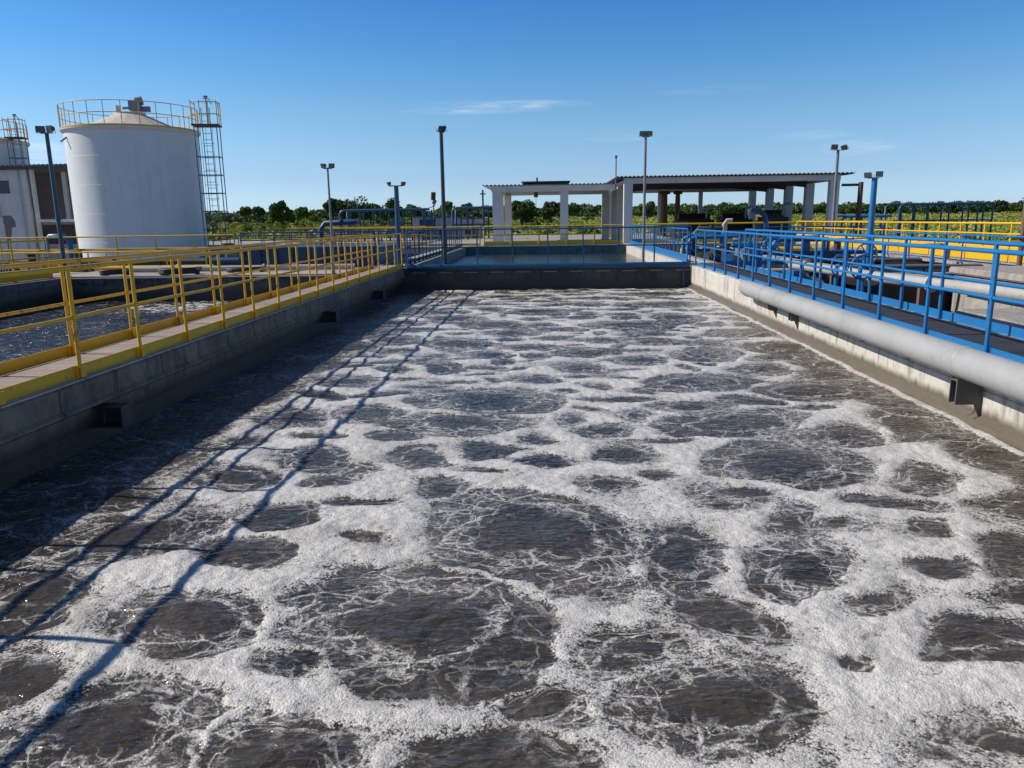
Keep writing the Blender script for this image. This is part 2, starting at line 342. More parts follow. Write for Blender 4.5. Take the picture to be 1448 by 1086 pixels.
CELLS = [[-0.76, 3.92, 0.82, 0.01, -0.13, 0.75],
[-0.11, 5.13, 0.77, -0.26, 0.04, 0.9],
[0.85, 4.8, 0.31, 0.0, 0.09, 0.58],
[0.47, 3.76, 0.29, 0.01, 0.01, 0.13],
[0.34, 3.61, 0.18, 0.0, 0.02, 0.19],
[-0.0, 3.18, 0.25, 0.01, 0.0, 0.18],
[0.77, 3.24, 0.46, 0.01, 0.09, 0.43],
[-1.13, 2.81, 0.45, 0.01, -0.08, 0.24],
[-0.22, 2.77, 0.53, 0.01, -0.01, 0.22],
[-2.05, 3.92, 0.52, 0.1, -0.19, 0.36],
[-1.25, 3.51, 0.27, 0.01, -0.07, 0.23],
[-2.11, 4.83, 0.38, 0.0, -0.12, 0.31],
[-2.04, 5.49, 0.37, 0.0, -0.11, 0.33],
[-2.62, 3.27, 0.3, 0.01, -0.21, 0.3],
[-3.08, 4.13, 0.19, 0.28, -0.27, 0.31],
[-1.19, 6.91, 0.34, -0.0, -0.06, 0.4],
[-0.73, 9.23, 1.07, -0.02, -0.06, 0.76],
[-1.0, 8.2, 0.79, -0.01, -0.06, 0.52],
[2.06, 10.29, 0.83, -0.02, 0.12, 0.65],
[2.15, 6.75, 0.76, -0.0, 0.26, 0.87],
[3.23, 6.37, 0.33, 0.0, 0.23, 0.48],
[1.59, 4.57, 0.37, 0.0, 0.15, 0.49],
[1.88, 4.26, 0.31, 0.0, 0.12, 0.3],
[2.29, 3.82, 0.37, 0.01, 0.19, 0.36],
[2.52, 4.65, 0.21, 0.0, 0.09, 0.18],
[3.03, 4.85, 0.25, 0.0, 0.24, 0.42],
[2.11, 8.14, 0.98, -0.01, 0.15, 0.59],
[-0.02, 6.81, 0.35, -0.0, -0.0, 0.24],
[0.48, 6.2, 0.29, 0.0, 0.01, 0.18],
[0.52, 11.35, 0.44, -0.01, 0.02, 0.51],
[2.61, 12.45, 0.65, -0.03, 0.15, 0.73],
[1.93, 2.93, 0.38, 0.01, 0.09, 0.16],
[0.71, 7.03, 0.28, -0.0, 0.03, 0.29],
[2.74, 5.27, 0.15, 0.0, 0.08, 0.17],
[-0.58, 7.17, 0.36, -0.0, -0.02, 0.33],
[0.62, 7.88, 0.3, -0.0, 0.02, 0.28],
[1.74, 16.01, 1.09, -0.07, 0.08, 0.76],
[-0.71, 15.12, 0.63, -0.04, -0.03, 0.69],
[0.67, 12.72, 0.65, -0.03, 0.03, 0.49],
[-1.62, 13.66, 0.77, -0.04, -0.09, 0.81],
[-1.74, 11.43, 0.46, -0.01, -0.09, 0.63],
[1.68, 8.94, 0.5, -0.01, 0.05, 0.28],
[-1.62, 7.65, 0.3, -0.0, -0.04, 0.22],
[-2.83, 6.35, 0.45, 0.0, -0.14, 0.34],
[-1.66, 6.62, 0.16, -0.0, -0.04, 0.16],
[-1.27, 5.02, 0.16, 0.0, -0.02, 0.09],
[-2.06, 8.66, 0.5, -0.01, -0.11, 0.48],
[-2.83, 10.5, 0.56, -0.01, -0.11, 0.44],
[-2.14, 11.38, 0.49, -0.02, -0.08, 0.46],
[1.66, 6.05, 0.52, 0.0, 0.07, 0.27],
[3.03, 7.77, 0.57, -0.0, 0.22, 0.59],
[3.42, 9.78, 0.8, -0.02, 0.22, 0.67],
[0.96, 6.44, 0.15, 0.0, 0.02, 0.13],
[3.8, 8.04, 0.51, -0.01, 0.28, 0.63],
[4.12, 7.03, 0.38, -0.0, 0.29, 0.53],
[2.17, 5.3, 0.18, 0.0, 0.03, 0.09],
[1.36, 5.72, 0.16, 0.0, 0.02, 0.11],
[-2.25, 6.93, 0.41, -0.0, -0.14, 0.45],
[-2.87, 8.41, 0.41, -0.01, -0.17, 0.52],
[-3.47, 5.87, 0.42, 0.0, -0.2, 0.37],
[1.77, 3.76, 0.07, 0.0, 0.02, 0.06],
[1.56, 3.49, 0.08, 0.0, 0.02, 0.06],
[-0.92, 4.28, 0.26, 0.0, -0.02, 0.13],
[-0.98, 12.58, 0.43, -0.02, -0.04, 0.48],
[-0.13, 10.52, 0.36, -0.01, -0.0, 0.29],
[3.18, 11.2, 0.51, -0.02, 0.12, 0.43],
[3.03, 19.83, 1.24, -0.11, 0.12, 0.83],
[-0.22, 18.54, 1.03, -0.08, -0.01, 0.73],
[1.0, 14.01, 0.64, -0.03, 0.03, 0.42],
[3.62, 14.77, 0.79, -0.04, 0.15, 0.65],
[4.05, 13.09, 0.7, -0.03, 0.2, 0.66],
[4.0, 10.66, 0.57, -0.02, 0.18, 0.49],
[-2.14, 17.33, 0.82, -0.06, -0.09, 0.77],
[-2.84, 14.22, 0.54, -0.03, -0.14, 0.7]]

def foam_field(X, Y):
    sh = X.shape; yv = Y[:, 0]
    wx = X + 0.15 * fbm(X * 1.0, Y * 1.0, 11, 4) + 0.05 * fbm(X * 3.6, Y * 3.6, 21, 4)
    wy = Y + 0.20 * fbm(X * 1.0 + 9, Y * 1.0, 31, 4) + 0.07 * fbm(X * 3.6 + 3, Y * 3.6, 41, 4)
    rr = np.random.default_rng(5)
    cells = [tuple(c) for c in CELLS]; big_n = len(cells)
    def room(x, y):                           # distance to the nearest boil rim
        return min((math.hypot((x - c[0]), (y - c[1])) - 0.5 * (math.hypot(c[2], c[3]) + math.hypot(c[4], c[5]))) for c in cells)
    # boils of the far half and the sides, then small ones that break up the wide foam
    tries = 0
    while tries < 6000 and len(cells) < 330:
        tries += 1
        y = rr.uniform(0.7, 25.2); x = rr.uniform(-4.6, 4.6)
        if y < 11.5 and abs(x) < 0.42 * y + 0.4: continue
        r = rr.uniform(0.25, 0.80)
        if room(x, y) > r * 0.80:
            k = rr.uniform(0.9, 1.8); cells.append((x, y, r * k, rr.uniform(-.12, .12), rr.uniform(-.1, .1), r / k * rr.uniform(1.0, 1.5)))
    tries = 0
    while tries < 5000 and len(cells) < 400:
        tries += 1
        y = rr.uniform(0.7, 16) if tries % 3 else rr.uniform(0.7, 25); x = rr.uniform(-4.6, 4.6)
        q = room(x, y)
        if q < (0.24 if y < 12 else 0.15): continue
        r = min(q, 0.34) * rr.uniform(0.45, 0.9); k = rr.uniform(0.75, 1.9)
        cells.append((x, y, r * k, rr.uniform(-.5, .5) * r, rr.uniform(-.5, .5) * r, r / k * rr.uniform(0.9, 1.4)))
    best = np.full(sh, 0.7); second = np.full(sh, 0.9); inner = np.full(sh, 1.5); ang = np.zeros(sh); rad = np.ones(sh) * 0.3
    for c in cells:
        cx, cy, ux, uy, vx, vy = c
        det = ux * vy - uy * vx
        if abs(det) < 1e-4: continue
        ext = abs(uy) + abs(vy) + 1.0
        i0, i1 = np.searchsorted(yv, cy - ext), np.searchsorted(yv, cy + ext)
        if i1 <= i0: continue
        sl = slice(i0, i1)
        dx = wx[sl] - cx; dy = wy[sl] - cy
        al = (dx * vy - dy * vx) / det; be = (dy * ux - dx * uy) / det
        q = np.sqrt(al * al + be * be); m = math.sqrt(abs(det)); d = (q - 1) * m
        B = best[sl]; k = d < B
        second[sl] = np.where(k, B, np.minimum(second[sl], d))
        ang[sl] = np.where(k, np.arctan2(be, al), ang[sl]); rad[sl] = np.where(k, m, rad[sl]); inner[sl] = np.where(k, q, inner[sl])
        best[sl] = np.where(k, d, B)
    best = best + 0.07 * fbm(X * 2.2, Y * 2.2, 141, 4) * sstep(0.05, -0.15, best)
    gap = (second - best) * 0.5               # half-way line between neighbouring boils
    wvar = 0.036 + 0.12 * sstep(-0.3, 0.45, fbm(X * 0.7 + 2, Y * 0.7, 131, 3))
    Sd = np.maximum(best, wvar - 0.03 - gap)
    # clear water along the shaded left wall and by the right wall
    left = sstep(-3.0, -3.9, X + 0.55 * fbm(X * 0.5, Y * 0.45, 77, 4)) * sstep(2.5, 4.5, Y)
    right = sstep(3.45, 4.1, X + 0.4 * fbm(X * 0.6, Y * 0.5, 87, 4)) * sstep(16, 11, Y)
    big = fbm(X * 0.8, Y * 0.8, 51, 4); big2 = fbm(X * 2.6, Y * 2.0, 55, 4)
    far = sstep(8, 15, Y)
    soft = 0.03 + 0.19 * sstep(-0.25, 0.45, fbm(X * 0.9 + 7, Y * 0.9, 161, 4) + 0.30 * np.sin(ang))
    soft = np.minimum(soft, 0.45 * rad)
    thick = sstep(0, 1, (Sd + soft) / (soft + 0.04)) ** 0.8 * (0.62 + 0.19 * sstep(0.02, 0.18, Sd) + 0.26 * big + 0.22 * big2)
    amount = sstep(-0.70, -0.02, Sd / np.maximum(rad, 0.35) * 0.8)
    core = sstep(0.25, 0.60, inner)
    loose = sstep(-0.25, 0.30, fbm(X * 0.9 + 5, Y * 0.9, 91, 3))
    lace = (0.08 + 0.80 * amount) * (0.25 + 0.70 * loose) * (0.15 + 0.85 * core)
    ring = sstep(0.10, 0.0, np.abs(inner - 0.60 + 0.10 * fbm(wx * 1.5, wy * 1.5, 95, 3))) * (rad > 0.35)
    lace = np.maximum(lace, ring * 0.85)
    streak = fbm(X * 0.75, Y * 2.0, 101, 5)
    drift = fbm(X * 0.9 + 0.5 * Y, Y * 0.9 - 0.4 * X, 151, 5)
    thick = thick + 0.30 * sstep(0.10, 0.5, drift) * (0.35 + lace) - 0.16 * sstep(0.05, 0.45, -drift) * thick
    thick = thick * (1 - 0.10 * far) + far * (0.80 * streak + 0.06)
    lace = np.maximum(lace, far * (0.22 + 0.6 * streak))
    thick = thick * (1 - 0.66 * left) * (1 - 0.55 * right); lace = lace * (1 - 0.45 * left) * (1 - 0.4 * right)
    band = sstep(0.14, 0.02, np.abs(X - 4.41 - 0.08 * fbm(Y * 0.9, Y * 0.2, 111, 3))) * sstep(1, 4, Y) * 0.72
    thick = np.maximum(thick, band)
    sw = np.stack([ang * rad * 1.6 + wx * 0.5, inner * rad * 4.2, np.zeros(sh)], -1)
    F = np.clip(thick, 0, 1.1); foam_field.extra = (np.clip(lace, 0, 1), sw)
    return F, Sd, left

def build_water(x0, x1, ylist, nx, zlev, fieldfn, mat, name):
    xs = np.linspace(x0, x1, nx); ys = np.asarray(ylist); ny = len(ys)
    X, Y = np.meshgrid(xs, ys)
    F, Sd, _ = fieldfn(X, Y)
    wave = 0.012 * fbm(X * 1.6, Y * 2.2, 201, 4) + 0.006 * fbm(X * 6, Y * 8, 211, 3)
    foamh = sstep(0.35, 0.95, F) * (0.022 + 0.018 * fbm(X * 3.5, Y * 3.5, 221, 4) + 0.010 * fbm(X * 14, Y * 14, 231, 3))
    boil = 0.02 * np.exp(-np.clip(Sd + 0.45, 0, 9) ** 2 * 18)
    Z = zlev + wave + foamh + boil
    co = np.stack([X, Y, Z], -1).reshape(-1, 3).astype(np.float32)
    i = np.arange(ny * nx).reshape(ny, nx)
    q = np.stack([i[:-1, :-1], i[:-1, 1:], i[1:, 1:], i[1:, :-1]], -1).reshape(-1, 4)
    me = bpy.data.meshes.new(name); me.vertices.add(len(co)); me.vertices.foreach_set('co', co.ravel())
    me.loops.add(q.size); me.loops.foreach_set('vertex_index', q.ravel().astype(np.int32))
    me.polygons.add(len(q)); me.polygons.foreach_set('loop_start', np.arange(0, q.size, 4, dtype=np.int32))
    try: me.polygons.foreach_set('loop_total', np.full(len(q), 4, dtype=np.int32))
    except Exception: pass
    me.polygons.foreach_set('use_smooth', np.ones(len(q), dtype=bool))
    a = me.attributes.new('foam', 'FLOAT', 'POINT'); a.data.foreach_set('value', F.ravel().astype(np.float32))
    if hasattr(fieldfn, 'extra'): lc, sw = fieldfn.extra
    else: lc, sw = np.clip(F * 0.8, 0, 1), np.stack([X, Y * 1.6, X * 0], -1)
    a = me.attributes.new('lace', 'FLOAT', 'POINT'); a.data.foreach_set('value', lc.ravel().astype(np.float32))
    a = me.attributes.new('swirl', 'FLOAT_VECTOR', 'POINT'); a.data.foreach_set('vector', sw.ravel().astype(np.float32))
    me.update(); me.validate(); me.materials.append(mat)
    o = bpy.data.objects.new(name, me); COL.objects.link(o); return o

def water_mat(name, deep=(0.032, 0.026, 0.020), silt=(0.078, 0.064, 0.048), rough=0.05, foamy=True, ripple=1.0):
    m, nd, ln, b = newmat(name); p = wpos(nd)
    w1 = noise(nd, ln, p, 0.8, 4, 0.6); w2 = noise(nd, ln, p, 5.0, 2, 0.5, 0.6)
    mp = nd.new('ShaderNodeMapping'); ln.new(p, mp.inputs[0]); mp.inputs['Scale'].default_value = (7, 15, 1)
    w3 = noise(nd, ln, mp.outputs[0], 1.3, 2, 0.5, 0.4)
    ln.new(mixc(nd, ln, remap(nd, ln, w1, 0.35, 0.65), deep, silt), b.inputs['Base Color']); b.inputs['Specular IOR Level'].default_value = 0.62
    b.inputs['Roughness'].default_value = rough; b.inputs['IOR'].default_value = 1.33
    h = math2(nd, ln, 'ADD', math2(nd, ln, 'MULTIPLY', w2, 0.6), math2(nd, ln, 'MULTIPLY', w3, 0.5))
    bump(nd, ln, h, 1.0 * ripple, 0.055, b)
    if not foamy: return m
    at = nd.new('ShaderNodeAttribute'); at.attribute_name = 'foam'; F = at.outputs['Fac']
    n0 = noise(nd, ln, p, 7, 5, 0.62, 0.5); n1 = noise(nd, ln, p, 24, 6, 0.68, 0.7); n2 = noise(nd, ln, p, 85, 3, 0.6)
    v = nd.new('ShaderNodeTexVoronoi'); v.inputs['Scale'].default_value = 62; v.inputs['Randomness'].default_value = 1.0; ln.new(p, v.inputs['Vector'])
    v2 = nd.new('ShaderNodeTexVoronoi'); v2.inputs['Scale'].default_value = 130; ln.new(p, v2.inputs['Vector'])
    def A(op, x, y): return math2(nd, ln, op, x, y)
    nb = A('ADD', A('MULTIPLY', A('SUBTRACT', n1, 0.5), 0.85), A('ADD', A('MULTIPLY', A('SUBTRACT', n2, 0.5), 0.75), A('MULTIPLY', A('SUBTRACT', n0, 0.5), 0.55)))
    nb = A('ADD', nb, A('MULTIPLY', A('SUBTRACT', 0.42, v.outputs['Distance']), 0.25))
    thick = remap(nd, ln, A('ADD', F, nb), 0.40, 0.62, 0, 1, True)
    la = nd.new('ShaderNodeAttribute'); la.attribute_name = 'lace'; L = la.outputs['Fac']
    sa = nd.new('ShaderNodeAttribute'); sa.attribute_name = 'swirl'
    q1 = noise(nd, ln, sa.outputs['Vector'], 1.1, 3, 0.5, 0.5); q2 = noise(nd, ln, p, 2.3, 3, 0.55, 0.9); q3 = noise(nd, ln, p, 6.5, 3, 0.55, 0.9); q4 = noise(nd, ln, p, 17, 2, 0.5, 0.6)
    def line(q, w): return remap(nd, ln, math2(nd, ln, 'ABSOLUTE', A('SUBTRACT', q, 0.5)), w, w * 0.15, 0, 1, True)
    w_ = A('MULTIPLY', L, 1.0)
    l1 = A('MULTIPLY', line(q1, 0.026), remap(nd, ln, L, 0.05, 0.55)); l2 = A('MULTIPLY', line(q2, 0.020), remap(nd, ln, L, 0.10, 0.60))
    l3 = A('MULTIPLY', line(q3, 0.030), remap(nd, ln, L, 0.30, 0.90)); l4 = A('MULTIPLY', line(q4, 0.04), remap(nd, ln, L, 0.6, 1.0, 0, 0.6))
    def warp(vec, sc, amt):
        n = nd.new('ShaderNodeTexNoise'); n.inputs['Scale'].default_value = sc; n.inputs['Detail'].default_value = 4; ln.new(vec, n.inputs['Vector'])
        su = nd.new('ShaderNodeVectorMath'); su.operation = 'MULTIPLY_ADD'; ln.new(n.outputs['Color'], su.inputs[0]); su.inputs[1].default_value = (amt, amt, 0); ln.new(vec, su.inputs[2]); return su.outputs[0]
    def web(vec, sc, w):
        t_ = nd.new('ShaderNodeTexVoronoi'); t_.feature = 'DISTANCE_TO_EDGE'; t_.voronoi_dimensions = '2D'; t_.inputs['Scale'].default_value = sc; ln.new(vec, t_.inputs['Vector'])
        return remap(nd, ln, t_.outputs['Distance'], w, w * 0.15, 0, 1, True)
    st_ = nd.new('ShaderNodeMapping'); ln.new(p, st_.inputs[0]); st_.inputs['Scale'].default_value = (0.75, 1.25, 1.0)
    pw = warp(st_.outputs[0], 1.8, 0.55); pw2 = warp(st_.outputs[0], 5.0, 0.20)
    g1 = A('MULTIPLY', web(pw, 2.6, 0.055), remap(nd, ln, A('ADD', L, A('MULTIPLY', A('SUBTRACT', n0, 0.5), 1.2)), 0.08, 0.45))
    g2 = A('MULTIPLY', web(pw2, 6.5, 0.10), remap(nd, ln, A('ADD', L, A('MULTIPLY', A('SUBTRACT', n0, 0.5), 1.4)), 0.45, 0.95, 0, 0.85))
    l2 = A('MAXIMUM', A('MULTIPLY', l2, 0.7), g1); l3 = A('MAXIMUM', A('MULTIPLY', l3, 0.6), g2)
    lm = A('MAXIMUM', A('MAXIMUM', l1, l2), A('MAXIMUM', l3, l4))
    lm = A('MULTIPLY', lm, remap(nd, ln, A('ADD', A('MULTIPLY', n1, 0.6), A('MULTIPLY', n2, 0.5)), 0.42, 0.62, 0, 0.95, True))
    spk = A('MULTIPLY', remap(nd, ln, n2, 0.635, 0.70, 0, 1, True), remap(nd, ln, L, 0.0, 0.6, 0.05, 0.7))
    veil = A('MULTIPLY', remap(nd, ln, A('ADD', A('MULTIPLY', L, 0.5), A('SUBTRACT', n0, 0.5)), 0.3, 0.9), 0.15)
    thin_ = noise(nd, ln, p, 3.2, 6, 0.7, 0.6)
    thick = A('MULTIPLY', thick, remap(nd, ln, A('ADD', A('MULTIPLY', thin_, 1.0), A('MULTIPLY', F, 0.35)), 0.57, 0.78, 0.62, 1.0))
    mask = A('MAXIMUM', A('MAXIMUM', thick, lm), A('MAXIMUM', spk, veil))
    # thin veil of fine bubbles round the foam
    fb = nd.new('ShaderNodeBsdfPrincipled')
    c = mixc(nd, ln, remap(nd, ln, v2.outputs['Distance'], 0.25, 0.65), (0.80, 0.775, 0.735), (0.56, 0.53, 0.485))
    c = mixc(nd, ln, remap(nd, ln, n1, 0.52, 0.36, 0, 0.55), c, (0.46, 0.43, 0.39)); ln.new(c, fb.inputs['Base Color'])
    tone = noise(nd, ln, p, 1.7, 5, 0.65)
    c = mixc(nd, ln, remap(nd, ln, tone, 0.42, 0.66, 0, 0.55), c, (0.50, 0.47, 0.42)); ln.new(c, fb.inputs['Base Color'])
    fb.inputs['Roughness'].default_value = 0.42; fb.inputs['Specular IOR Level'].default_value = 0.4
    hb = math2(nd, ln, 'ADD', math2(nd, ln, 'MULTIPLY', n1, 1.0), math2(nd, ln, 'MULTIPLY', math2(nd, ln, 'SUBTRACT', 0.6, v.outputs['Distance']), 0.55))
    hb = math2(nd, ln, 'ADD', hb, math2(nd, ln, 'MULTIPLY', math2(nd, ln, 'SUBTRACT', 0.6, v2.outputs['Distance']), 0.35))
    hb = math2(nd, ln, 'ADD', hb, math2(nd, ln, 'MULTIPLY', n0, 0.8))
    bump(nd, ln, hb, 0.42, 0.020, fb)
    ms = nd.new('ShaderNodeMixShader'); ln.new(mask, ms.inputs[0]); ln.new(b.outputs[0], ms.inputs[1]); ln.new(fb.outputs[0], ms.inputs[2])
    ln.new(ms.outputs[0], nd['Material Output'].inputs['Surface']); return m

M['water'] = water_mat('aerated_water')
M['water_left'] = water_mat('neighbouring_water', (0.016, 0.015, 0.014), (0.032, 0.028, 0.024), 0.2, ripple=1.6)
M['water_far'] = water_mat('clear_water', (0.014, 0.034, 0.042), (0.022, 0.046, 0.054), 0.06, False, 0.6)
ys = [0.62]
while ys[-1] < 24.75:
    y = ys[-1]; ys.append(y + min(0.05, max(0.0095, 0.00034 * y * y)))
struct(build_water(-4.66, 4.56, ys, 700, -0.70, foam_field, M['water'], 'water'))
# ------------------------------------------------------------------ ground and far vegetation bed
def terrain_z(x, y):
    t = np.clip((y - 75) / 150.0, 0, 1); t = t * t * (3 - 2 * t)
    return -1.0 + 2.6 * t + 0.25 * t * np.sin(x * 0.03 + 1)
gx = np.concatenate([np.linspace(-1500, -200, 14)[:-1], np.linspace(-200, 200, 41), np.linspace(200, 1500, 14)[1:]])
gy = np.concatenate([np.linspace(-60, 300, 73), np.linspace(300, 1900, 17)[1:]])
g = MB(); GX, GY = np.meshgrid(gx, gy); GZ = terrain_z(GX, GY)
g.add(list(zip(GX.ravel(), GY.ravel(), GZ.ravel())), [(j * len(gx) + i, j * len(gx) + i + 1, (j + 1) * len(gx) + i + 1, (j + 1) * len(gx) + i) for j in range(len(gy) - 1) for i in range(len(gx) - 1)], True)
struct(g.build('ground', M['ground']))

# ------------------------------------------------------------------ basin walls
t = thing('basin_wall', 'shaded concrete basin wall under the yellow-railed walkway', 'wall', (-5.1, 0, 0))
P = lambda x: x + 5.1
prof = [(P(-5.72), -2.4), (P(-5.72), 0), (P(-4.60), 0), (P(-4.575), -0.02), (P(-4.575), -0.215), (P(-4.535), -0.245), (P(-4.535), -0.27), (P(-4.62), -0.315), (P(-4.635), -0.50), (P(-4.62), -2.4)]
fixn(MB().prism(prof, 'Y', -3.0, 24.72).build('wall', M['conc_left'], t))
MB().box(P(-5.47), -3, 0.004, P(-4.74), 26.2, 0.034).build('walkway_deck', M['deck_brown'], t)
MB().box(P(-4.735), -3, 0.003, P(-4.588), 24.7, 0.016).build('coping_strip', M['conc_right'], t)
for y in (7.5, 15.7, 20.4):
    b = MB(); w, h, d = 0.30, 0.22, 0.24
    b.box(P(-4.62), y - 0.10, -0.31 - h, P(-4.33), y + 0.10, -0.31 - h + 0.014).box(P(-4.62), y - 0.10, -0.325, P(-4.33), y + 0.10, -0.31)
    b.box(P(-4.62), y + 0.086, -0.31 - h + 0.014, P(-4.33), y + 0.10, -0.325).box(P(-4.345), y - 0.10, -0.31 - h + 0.014, P(-4.33), y + 0.086, -0.325)
    b.build('pipe_bracket', M['dark_metal'], t)

t = thing('basin_wall', 'dark concrete end wall of the aeration basin below the long blue pipe', 'wall', (0, 24.72, 0))
w = MB(); w.box(-5.72, 0, -2.4, 5.75, 1.35, -0.002).box(-4.6, -0.05, -0.12, 4.5, -0.002, -0.004)
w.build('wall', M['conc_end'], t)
b = MB()
for k in range(11): b.box(-4.3 + k * 0.84, -0.075, -0.155, -3.86 + k * 0.84, -0.052, -0.125)
b.build('coping_clip', M['grey_metal'], t)
MB().box(4.30, -0.10, -0.75, 4.36, -0.003, -0.13).build('guide_rail', M['blue_dark'], t)

t = thing('basin_wall', 'pale sunlit concrete basin wall under the blue-railed walkway and grey pipe', 'wall', (5.1, 0, 0))
P = lambda x: x - 5.1
prof = [(P(5.78), -2.4), (P(5.78), 0), (P(4.57), 0), (P(4.55), -0.02), (P(4.55), -0.30), (P(4.565), -0.31), (P(4.55), -0.32), (P(4.55), -0.585), (P(4.46), -0.635), (P(4.45), -2.4)]
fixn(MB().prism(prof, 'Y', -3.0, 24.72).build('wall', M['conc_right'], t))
MB().box(P(4.79), -3, 0.004, P(5.58), 24.6, 0.03).build('walkway_deck', M['deck_black'], t)
b = MB()
for k in range(26): b.box(P(5.60) + 0.02 * random.random(), -1 + k + 0.1 * random.random(), 0.003, P(5.72), -0.2 + k, 0.012)
b.build('coping_strip', M['conc_pink'], t)

# grey pipe with its brackets
t = thing('water_pipe', 'thick light grey pipe running along the pale right basin wall', 'pipe', (4.355, 0, -0.03))
p = MB(); p.tube([(0.02, 17.15, -0.02), (0, 17.02, 0), (0, 16.9, 0), (0, -2, 0)], [0.12, 0.155, 0.165, 0.165], 28)
p.build('pipe_body', M['grey_pipe'], t)
for y in (16.72, 15.9, 8.05, 2.1):
    MB().tube([(0, y - 0.03, 0), (0, y - 0.02, 0), (0, y + 0.02, 0), (0, y + 0.03, 0)], [0.166, 0.172, 0.172, 0.166], 28, caps=False).build('pipe_joint', M['grey_pipe'], t)
for y, bh, bw in ((15.34, 0.30, 0.0), (14.0, 0.34, 0.0), (8.03, 0.44, 0.07), (4.2, 0.4, 0.05)):
    x0 = 0.05 - bw * 1.8
    b = MB(); b.box(x0, y - 0.010, -bh, 0.19, y + 0.010, -0.165).box(x0, y + 0.010, -0.195, 0.19, y + 0.12, -0.18).box(x0, y + 0.12, -bh, 0.19, y + 0.13, -0.165)
    b.prism([(0.12, -bh - 0.003), (0.19, -bh - 0.003), (0.19, -bh - 0.16)], 'Y', y - 0.010, y + 0.010)
    b.build('pipe_bracket', M['bracket'], t)
for y in (12.4, 11.0, 9.6, 6.6):
    MB().box(0.12, y - 0.025, -0.24, 0.19, y + 0.025, -0.17).build('anchor_plate', M['dark_metal'], t)
for y in (15.4, 14.06, 8.1, 4.26):
    MB().tube([(0, y - 0.025, 0), (0, y + 0.025, 0)], 0.168, 28, caps=True).build('pipe_strap', M['grey_pipe'], t)
# long blue pipe on the end wall
t = thing('water_pipe', 'long horizontal dark blue pipe along the top of the basin end wall', 'pipe', (0, 24.56, 0.03))
MB().tube([(-4.42, 0, 0), (4.48, 0, 0)], 0.098, 20).build('pipe_body', M['blue_pipe'], t)
for x in (-4.2, -2.1, 0, 2.1, 4.3):
    MB().tube([(x - 0.03, 0, 0), (x + 0.03, 0, 0)], 0.108, 20, caps=True).build('pipe_clamp', M['blue_pipe'], t)

# neighbouring basin on the left
def left_field(X, Y):
    n = fbm(X * 0.7, Y * 0.9, 301, 5); l = np.abs(fbm(X * 1.6, Y * 1.9, 311, 4))
    pt = np.exp(-(((X + 10) / 1.6) ** 2 + ((Y - 20.6) / 1.3) ** 2)) + 0.5 * np.exp(-(((X + 8.5) / 1.2) ** 2 + ((Y - 12) / 1.5) ** 2))
    F = sstep(0.10, 0.0, l) * (0.36 + 0.55 * pt) + 0.45 * pt * (n + 0.75)
    return np.clip(F, 0, 1), np.full(X.shape, 5.0), n
struct(build_water(-14.3, -5.7, np.linspace(-2, 22.5, 330), 170, -0.72, left_field, M['water_left'], 'water'))
t = thing('basin_wall', 'grey concrete far wall of the neighbouring left basin', 'wall', (-10, 22.4, 0))
w = MB().box(-5.2, 0, -2.4, 4.28, 0.45, -0.04); w.box(-5.2, -0.04, -0.22, 4.28, 0, -0.045); w.build('wall', M['conc_shade'], t)
MB().box(-5.2, 0.452, -1.2, 4.27, 3.4, -0.01).build('walkway_deck', M['conc_pink'], t)
t = thing('basin_wall', 'grey concrete side wall of the neighbouring basin at the picture edge', 'wall', (-14.6, 8, 0))
w = MB().box(-0.42, -12, -2.4, 0.36, 14.4, 0); w.box(0.36, -12, -0.2, 0.40, 14.38, -0.003); w.build('wall', M['conc_shade'], t)
MB().box(-2.4, -12, -1.2, -0.425, 17.6, -0.03).build('walkway_deck', M['conc_pink'], t)

# second basin behind the end wall
t = thing('basin_wall', 'concrete walls of the second basin beyond the blue end railing', 'wall', (0, 26.07, 0))
MB().box(4.5, 0.003, -2.4, 5.7, 19.5, 0).build('side_wall', M['conc_right'], t)
MB().box(-5.72, 0.003, -2.4, -4.55, 19.5, 0).build('side_wall', M['conc'], t)
MB().box(-4.548, 17.9, -2.4, 4.498, 19.5, 0.005).build('end_wall', M['basin_teal'], t)
g = MB(); g.add([(-4.56, 26, -0.42), (4.51, 26, -0.42), (4.51, 44, -0.42), (-4.56, 44, -0.42)], [(0, 1, 2, 3)]); struct(g.build('water', M['water_far']))
# paved yard between the tanks and the shed
y_ = MB(); y_.box(-30, 45.58, -1.2, 24, 75, -0.02); struct(y_.build('pavement', M['conc']))

